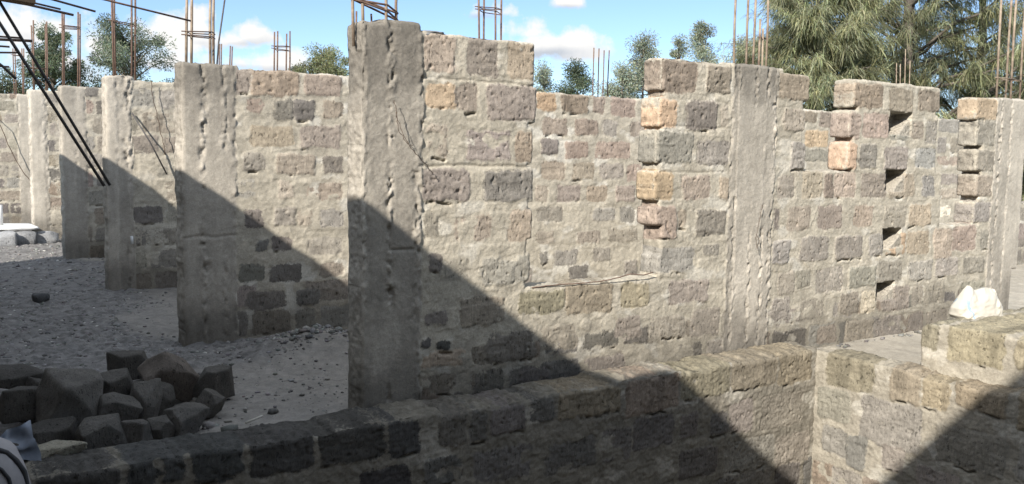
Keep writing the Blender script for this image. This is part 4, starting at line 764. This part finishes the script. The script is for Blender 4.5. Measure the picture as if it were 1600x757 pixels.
def leafy_tree(name, x, y, top, rad, kind, label, n=9000, seed=1, low=.1, col=(.055, .085, .05), cat='tree', trunk_r=.16, group='trees beyond the walls'):
    rnd = random.Random(seed); r = np.random.default_rng(seed)
    t = empty(name, (x, y, -.07), label, cat, group)
    lim = [tube([(x, y, -.1), (x + rnd.uniform(-.2, .2), y, top * .5), (x + rnd.uniform(-.1, .1), y, top * .93)], [trunk_r, trunk_r * .6, .02], 8)]
    C = []; W = []
    tips = []
    if kind == 'cone':
        k = int(20 + top * 2.2)
        for i in range(k):
            f = low + (1 - low) * (i + rnd.random()) / k; z = top * f
            w = rad * (1.0 - ((f - low) / (1 - low)) ** 1.25) * rnd.uniform(.3, 1.25) + .16 * rad * rnd.random()
            w *= .75 + .5 * min(1, (f - low) * 4)
            a = rnd.uniform(0, 6.28); tips.append((x + w * math.cos(a), y + w * math.sin(a), z + .12 * w, z - .1 * w))
    elif kind == 'round':
        for i in range(46):
            a = rnd.uniform(0, 6.28); b = math.asin(rnd.uniform(-.45, 1)); q = rad * rnd.uniform(.55, 1.02)
            zc = top - rad * .95; tips.append((x + q * math.cos(a) * math.cos(b), y + q * math.sin(a) * math.cos(b), zc + q * math.sin(b) * .95, zc - rad * .4))
    else:
        for i in range(50):
            a = rnd.uniform(0, 6.28); f = rnd.uniform(low, .98); z = top * f
            w = rad * rnd.uniform(.35, 1.05) * (1 - .55 * max(0, (f - .55) / .45)); tips.append((x + w * math.cos(a), y + w * math.sin(a), z, z - w * .7))
    for tx, ty, tz, bz in tips:
        p, rs = limb((x, y, min(max(.3, bz), top * .85)), (tx, ty, tz), trunk_r * .28, .012, .05, rnd, 4); lim.append(tube(p, rs, 5))
    V, F = join(lim); mesh_obj('trunk', V, F, M_BARK, t, smooth=True)
    T = np.array([q[:3] for q in tips]); csz = (rad * (.36 if kind == 'cone' else .30 if kind != 'open' else .22)) * r.uniform(.4, 1.35, len(T))
    base = np.array(col)[None] * r.uniform(.65, 1.45, (len(T), 1)) * np.array([1, 1, 1])[None]
    ii = r.integers(0, len(T), n); g = r.normal(size=(n, 3)); g /= np.linalg.norm(g, axis=1, keepdims=True); rr = r.random(n) ** .45
    along = r.random(n) < .3
    cen = T[ii] + g * (csz[ii] * rr)[:, None] * np.array((1, 1, .8))
    ax = np.array([x, y, 0.]) * np.ones((n, 3)); ax[:, 2] = T[ii, 2] - .1 * rad
    fr = r.random(n)[:, None]; cen2 = ax + (T[ii] - ax) * (.35 + .65 * fr) + g * (csz[ii] * .5 * rr)[:, None]
    cen = np.where(along[:, None], cen2, cen)
    dirs = g + r.normal(size=(n, 3)) * .5 + np.array((0, 0, -.25))
    sc = .00092 * math.hypot(x, y)
    tint = base[ii] * r.uniform(.6, 1.5, (n, 1)) * np.stack([r.uniform(.85, 1.2, n), np.ones(n), r.uniform(.8, 1.2, n)], 1)
    cards(cen, r.uniform(1.8, 3.6, n) * sc, r.uniform(.7, 1.3, n) * sc, dirs, tint, 'crown', t)
    return t
def casuarina(x, y, h, rad, label, seed, n_limb=60, strands=46000, spread=(2.2, 1.), lean=0., sparse=1., col=(.085, .105, .055)):
    """a whistling pine: straight trunk, many limbs, curtains of long drooping needles"""
    rnd = random.Random(seed); r = np.random.default_rng(seed)
    t = empty('whistling_pine', (x, y, -.07), label, 'tree', 'trees beyond the walls')
    tr = [(x + lean * k * h + rnd.uniform(-.06, .06), y + rnd.uniform(-.06, .06), k * h - .1) for k in (0, .15, .3, .45, .6, .75, .9, 1.)]
    lim = [tube(tr, [.21, .19, .165, .14, .115, .085, .05, .015], 10)]
    sub = []
    for i in range(n_limb):
        f = .04 + .94 * (i + rnd.random()) / n_limb; z = f * h; a = rnd.uniform(0, 6.28)
        w = rad * rnd.uniform(.55, 1.12) * (1 - .72 * f ** 1.6)
        bx_, by_ = x + lean * z, y
        tip = (bx_ + w * math.cos(a), by_ + w * math.sin(a), z + w * rnd.uniform(-.10, .34))
        p, rs = limb((bx_, by_, z - .25 * w), tip, .05 * (1 - f) + .018, .008, .07, rnd, 7); lim.append(tube(p, rs, 5))
        for k in range(int(4 + w * 2.4)):
            t0 = rnd.uniform(.3, 1.); q = Vector(p[min(7, int(t0 * 7))]); d = Vector((math.cos(a + rnd.uniform(-1.1, 1.1)), math.sin(a + rnd.uniform(-1.1, 1.1)), rnd.uniform(-.12, .45))).normalized()
            l = rnd.uniform(.35, .95) * (.5 + .25 * rad); e = q + d * l
            pp, r2 = limb(q, e, .010, .004, .08, rnd, 4); lim.append(tube(pp, r2, 4)); sub.append((q, e, rnd.uniform(.6, 1.5)))
    V, F = join(lim); mesh_obj('trunk', V, F, M_BARK, t, smooth=True)
    Q = np.array([s[0] for s in sub]); E_ = np.array([s[1] for s in sub]); tn = np.array([s[2] for s in sub])
    n = int(strands * sparse); ii = r.integers(0, len(sub), n); u = r.random(n)[:, None]
    base = Q[ii] + (E_[ii] - Q[ii]) * u + r.normal(size=(n, 3)) * .035
    out = (E_[ii] - Q[ii]); out = out / np.linalg.norm(out, axis=1, keepdims=True)
    L_ = r.uniform(.12, .40, n)[:, None]
    d0 = out * r.uniform(.15, .9, (n, 1)) + r.normal(size=(n, 3)) * .45 + np.array((0, 0, -.12))
    m1 = base + d0 * L_ * .5; m2 = m1 + (d0 * .6 + np.array((0, 0, -.5)) + r.normal(size=(n, 3)) * .08) * L_ * .7
    q = r.normal(size=(n, 3)); q[:, 2] = 0; q /= np.linalg.norm(q, axis=1, keepdims=True); w = (.0045 + .005 * r.random(n))[:, None]
    V = np.stack([base - q * w, base + q * w, m1 + q * w, m1 - q * w, m2], 1).reshape(-1, 3)
    k = 5 * np.arange(n)[:, None]; F4 = k + np.array([[0, 1, 2, 3]]); F3 = k + np.array([[3, 2, 4, 4]])
    # second segment as its own quad with a pinched end
    V2 = np.stack([base - q * w, base + q * w, m1 + q * w, m1 - q * w, m2 + q * w * .3, m2 - q * w * .3], 1).reshape(-1, 3)
    k = 6 * np.arange(n)[:, None]; F = np.concatenate([k + np.array([[0, 1, 2, 3]]), k + np.array([[3, 2, 4, 5]])])
    tint = np.array(col)[None] * (tn[ii] * r.uniform(.65, 1.4, n))[:, None] * np.stack([r.uniform(.9, 1.15, n), np.ones(n), r.uniform(.8, 1.15, n)], 1)
    mesh_obj('crown', V2, F, M_LEAF, t, tint=np.repeat(tint, 6, 0)); return t
EUC = (.25, .28, .21)
# (kx = x/y of the sight line), distance along y
casuarina(20.9, 13.6, 10.5, 4.6, 'big whistling pine with a forked trunk standing behind the small square holes', 81, 110, 150000, col=(.25, .265, .16))
casuarina(16.9, 13.2, 5.6, 2.3, 'lower whistling pine with bright drooping sprays left of the big one', 82, 80, 90000, col=(.27, .285, .175))
casuarina(25.2, 14.2, 8.5, 4.0, 'sparse whistling pine at the right edge with sky showing through', 83, 60, 34000, col=(.20, .22, .14))
casuarina(24.5, 12.9, 3.9, 2.6, 'low spreading whistling pine behind the orange block at right', 84, 60, 62000, col=(.24, .26, .15))
SC = 1.9
def far_tree(name, x, y, top, rad, *a, **k):
    return leafy_tree(name, x * SC, y * SC, 1.6 + (top - 1.6) * SC, rad * SC * 1.4, *a, **k)
far_tree('eucalyptus', 24.81, 24.5, 6.63, .66, 'cone', 'tallest pointed tree, directly left of the middle column bars', 20000, 91, .12, col=EUC)
far_tree('eucalyptus', 23.12, 24.0, 5.88, .42, 'cone', 'slim pointed tree between the tallest one and its bushier neighbour', 11000, 92, .12, col=EUC)
far_tree('eucalyptus', 22.28, 25.0, 5.95, .80, 'cone', 'bushy pointed tree just left of the big brown top block', 20000, 93, .12, col=EUC)
far_tree('eucalyptus', 20.95, 24.5, 4.75, .85, 'cone', 'low tree right of the four thin bars in the wide gap', 17000, 94, .1, col=EUC)
far_tree('eucalyptus', 20.12, 26.0, 4.85, .95, 'cone', 'low dark tree left of the four thin bars in the wide gap', 20000, 95, .1, col=(.11, .14, .09))
far_tree('eucalyptus', 18.63, 26.0, 4.70, .62, 'cone', 'small grey green tree beside the toothed end of the nearest wall', 13000, 96, .1, col=EUC)
far_tree('eucalyptus', 24.15, 22.0, 5.70, .62, 'cone', 'grey green tree behind the middle column bars', 17000, 97, .1, col=EUC)
far_tree('willow', 9.86, 24.5, 4.55, .72, 'round', 'rounded pale willow just left of the nearest column', 16000, 98, .2, (.21, .225, .125))
far_tree('shade_tree', 5.05, 25.5, 4.95, 1.15, 'open', 'dark open crowned tree behind the third column cage', 32000, 99, .35, (.14, .17, .12))
far_tree('shade_tree', 3.32, 26.5, 4.76, .68, 'open', 'slender dark tree behind the fourth column cage', 19000, 100, .35, (.11, .14, .09))
far_tree('shade_tree', 3.98, 27.5, 4.0, .42, 'cone', 'small green tree between the two dark ones at left', 6000, 103, .2, (.10, .125, .06))
far_tree('shade_tree', 2.1, 26.0, 3.5, .55, 'round', 'low pale tree at the left edge beyond the farthest wall', 8000, 101, .2, (.11, .13, .08))
far_tree('sapling', 9.42, 25.5, 4.2, .12, 'open', 'tiny sapling top left of the willow', 500, 102, .6, (.08, .11, .06), trunk_r=.05)

# ================================================================== SKY, SUN, CAMERA
L_ = Vector((1.41, .855, -1.0)).normalized()
sun = bpy.data.lights.new('sun', 'SUN'); sun.energy = SUN_E; sun.angle = math.radians(.6); sun.color = (1., .95, .873)
so = bpy.data.objects.new('sun', sun); COL.objects.link(so); so.rotation_euler = L_.to_track_quat('-Z', 'Y').to_euler()
el = math.asin(-L_.z); az = math.atan2(-L_.x, -L_.y)
W = bpy.data.worlds.new('World'); scene.world = W; W.use_nodes = True; nt = W.node_tree; LK = nt.links
bg = nt.nodes['Background']; bg.inputs['Strength'].default_value = SKY_S
sky = nt.nodes.new('ShaderNodeTexSky'); sky.sky_type = 'NISHITA'; sky.sun_disc = False; sky.sun_elevation = el; sky.sun_rotation = az; sky.altitude = 1600; sky.air_density = 1.0; sky.dust_density = .3; sky.ozone_density = 1.4
tc = nt.nodes.new('ShaderNodeTexCoord')
sp = N(nt, 'ShaderNodeSeparateXYZ'); LK.new(tc.outputs['Generated'], sp.inputs[0])
# clouds: cumulus banks at fixed bearings, edges broken up by noise of the direction
def dirv(kx, kz): return Vector((kx, 1., kz)).normalized()
CL = CLOUDS
nz = N(nt, 'ShaderNodeTexNoise', Scale=16., Detail=7., Roughness=.62); LK.new(tc.outputs['Generated'], nz.inputs['Vector'])
nb2 = N(nt, 'ShaderNodeTexNoise', Scale=55., Detail=5., Roughness=.6); LK.new(tc.outputs['Generated'], nb2.inputs['Vector'])
nv = math_(nt, 'MULTIPLY_ADD', nb2.outputs[0], .35, nz.outputs[0]); nv = math_(nt, 'SUBTRACT', nv, .675)
acc = None; shade = None
for kx, kz, rx, rz, w in CL:
    c = dirv(kx, kz)
    e1 = Vector((c.y, -c.x, 0)).normalized(); e2 = c.cross(e1); e2 = -e2 if e2.z < 0 else e2
    def dot(v):
        n = nt.nodes.new('ShaderNodeVectorMath'); n.operation = 'DOT_PRODUCT'; LK.new(tc.outputs['Generated'], n.inputs[0]); n.inputs[1].default_value = v; return n.outputs['Value']
    a = math_(nt, 'MULTIPLY', dot(e1), 1 / rx); b0 = math_(nt, 'MULTIPLY', math_(nt, 'SUBTRACT', dot(e2), 0.), 1 / rz)
    bneg = math_(nt, 'MULTIPLY', math_(nt, 'MINIMUM', b0, 0.), 1.7); b = math_(nt, 'ADD', math_(nt, 'MAXIMUM', b0, 0.), bneg)
    d = math_(nt, 'SQRT', math_(nt, 'ADD', math_(nt, 'MULTIPLY', a, a), math_(nt, 'MULTIPLY', b, b)))
    f = math_(nt, 'MULTIPLY', math_(nt, 'SUBTRACT', 1.25, d), w); fw = math_(nt, 'GREATER_THAN', dot(c), 0.); f = math_(nt, 'MULTIPLY_ADD', math_(nt, 'SUBTRACT', 1., fw), -9., f)
    acc = f if acc is None else math_(nt, 'MAXIMUM', acc, f)
    sh = math_(nt, 'MULTIPLY', math_(nt, 'MAXIMUM', math_(nt, 'SUBTRACT', 1.3, d), 0.), b0)
    shade = sh if shade is None else math_(nt, 'ADD', shade, sh)
dens = math_(nt, 'MULTIPLY_ADD', nv, 2.6, acc)
mask = ramp(nt, dens, [(.28, (0, 0, 0)), (.75, (1, 1, 1))])
# general broken cumulus elsewhere in the sky (unseen, but lighting the place)
far = N(nt, 'ShaderNodeTexNoise', Scale=3.2, Detail=8., Roughness=.55); LK.new(tc.outputs['Generated'], far.inputs['Vector'])
cs = ramp(nt, math_(nt, 'MULTIPLY_ADD', nv, .7, math_(nt, 'MULTIPLY_ADD', shade, .9, .5)), [(.18, (1.45, 1.55, 1.72)), (.62, (2.42, 2.40, 2.36))])
skt = nt.nodes.new('ShaderNodeVectorMath'); skt.operation = 'MULTIPLY'; LK.new(sky.outputs[0], skt.inputs[0]); skt.inputs[1].default_value = SKY_TINT
ccol = nt.nodes.new('ShaderNodeVectorMath'); ccol.operation = 'SCALE'; LK.new(cs, ccol.inputs[0]); ccol.inputs['Scale'].default_value = CLOUD_B
hcol = nt.nodes.new('ShaderNodeVectorMath'); hcol.operation = 'SCALE'; hcol.inputs[0].default_value = (2.75, 3.05, 3.4); hcol.inputs['Scale'].default_value = CLOUD_B
high = math_(nt, 'MULTIPLY', ramp(nt, sp.outputs[2], [(.26, (0, 0, 0)), (.40, (1, 1, 1))]), ramp(nt, far.outputs[0], [(.36, (0, 0, 0)), (.56, (1, 1, 1))]))
LK.new(mix(nt, high, mix(nt, mask, skt.outputs[0], ccol.outputs[0]), hcol.outputs[0]), bg.inputs['Color'])

cam = bpy.data.cameras.new('camera'); co = bpy.data.objects.new('camera', cam); COL.objects.link(co)
cam.sensor_fit = 'HORIZONTAL'; cam.sensor_width = 36.; cam.lens = 36. * 1413.28 / 1600.
R_ = Vector((.83162539, -.5550561, .01766166)); U_ = Vector((.03732377, .08759621, .9954566)); F_ = Vector((.55408135, .82718778, -.09356402))
m = Matrix((R_, U_, -F_)).transposed().to_4x4(); m.translation = (0, 0, 1.6); co.matrix_world = m
cam.clip_start = .05; cam.clip_end = 3000
scene.camera = co
vs = scene.view_settings; vs.view_transform = 'Standard'; vs.look = 'None'; vs.exposure = EXPO; vs.gamma = 1.
scene.render.engine = 'CYCLES'
scene.cycles.max_bounces = 6; scene.cycles.diffuse_bounces = 4; scene.cycles.transparent_max_bounces = 4
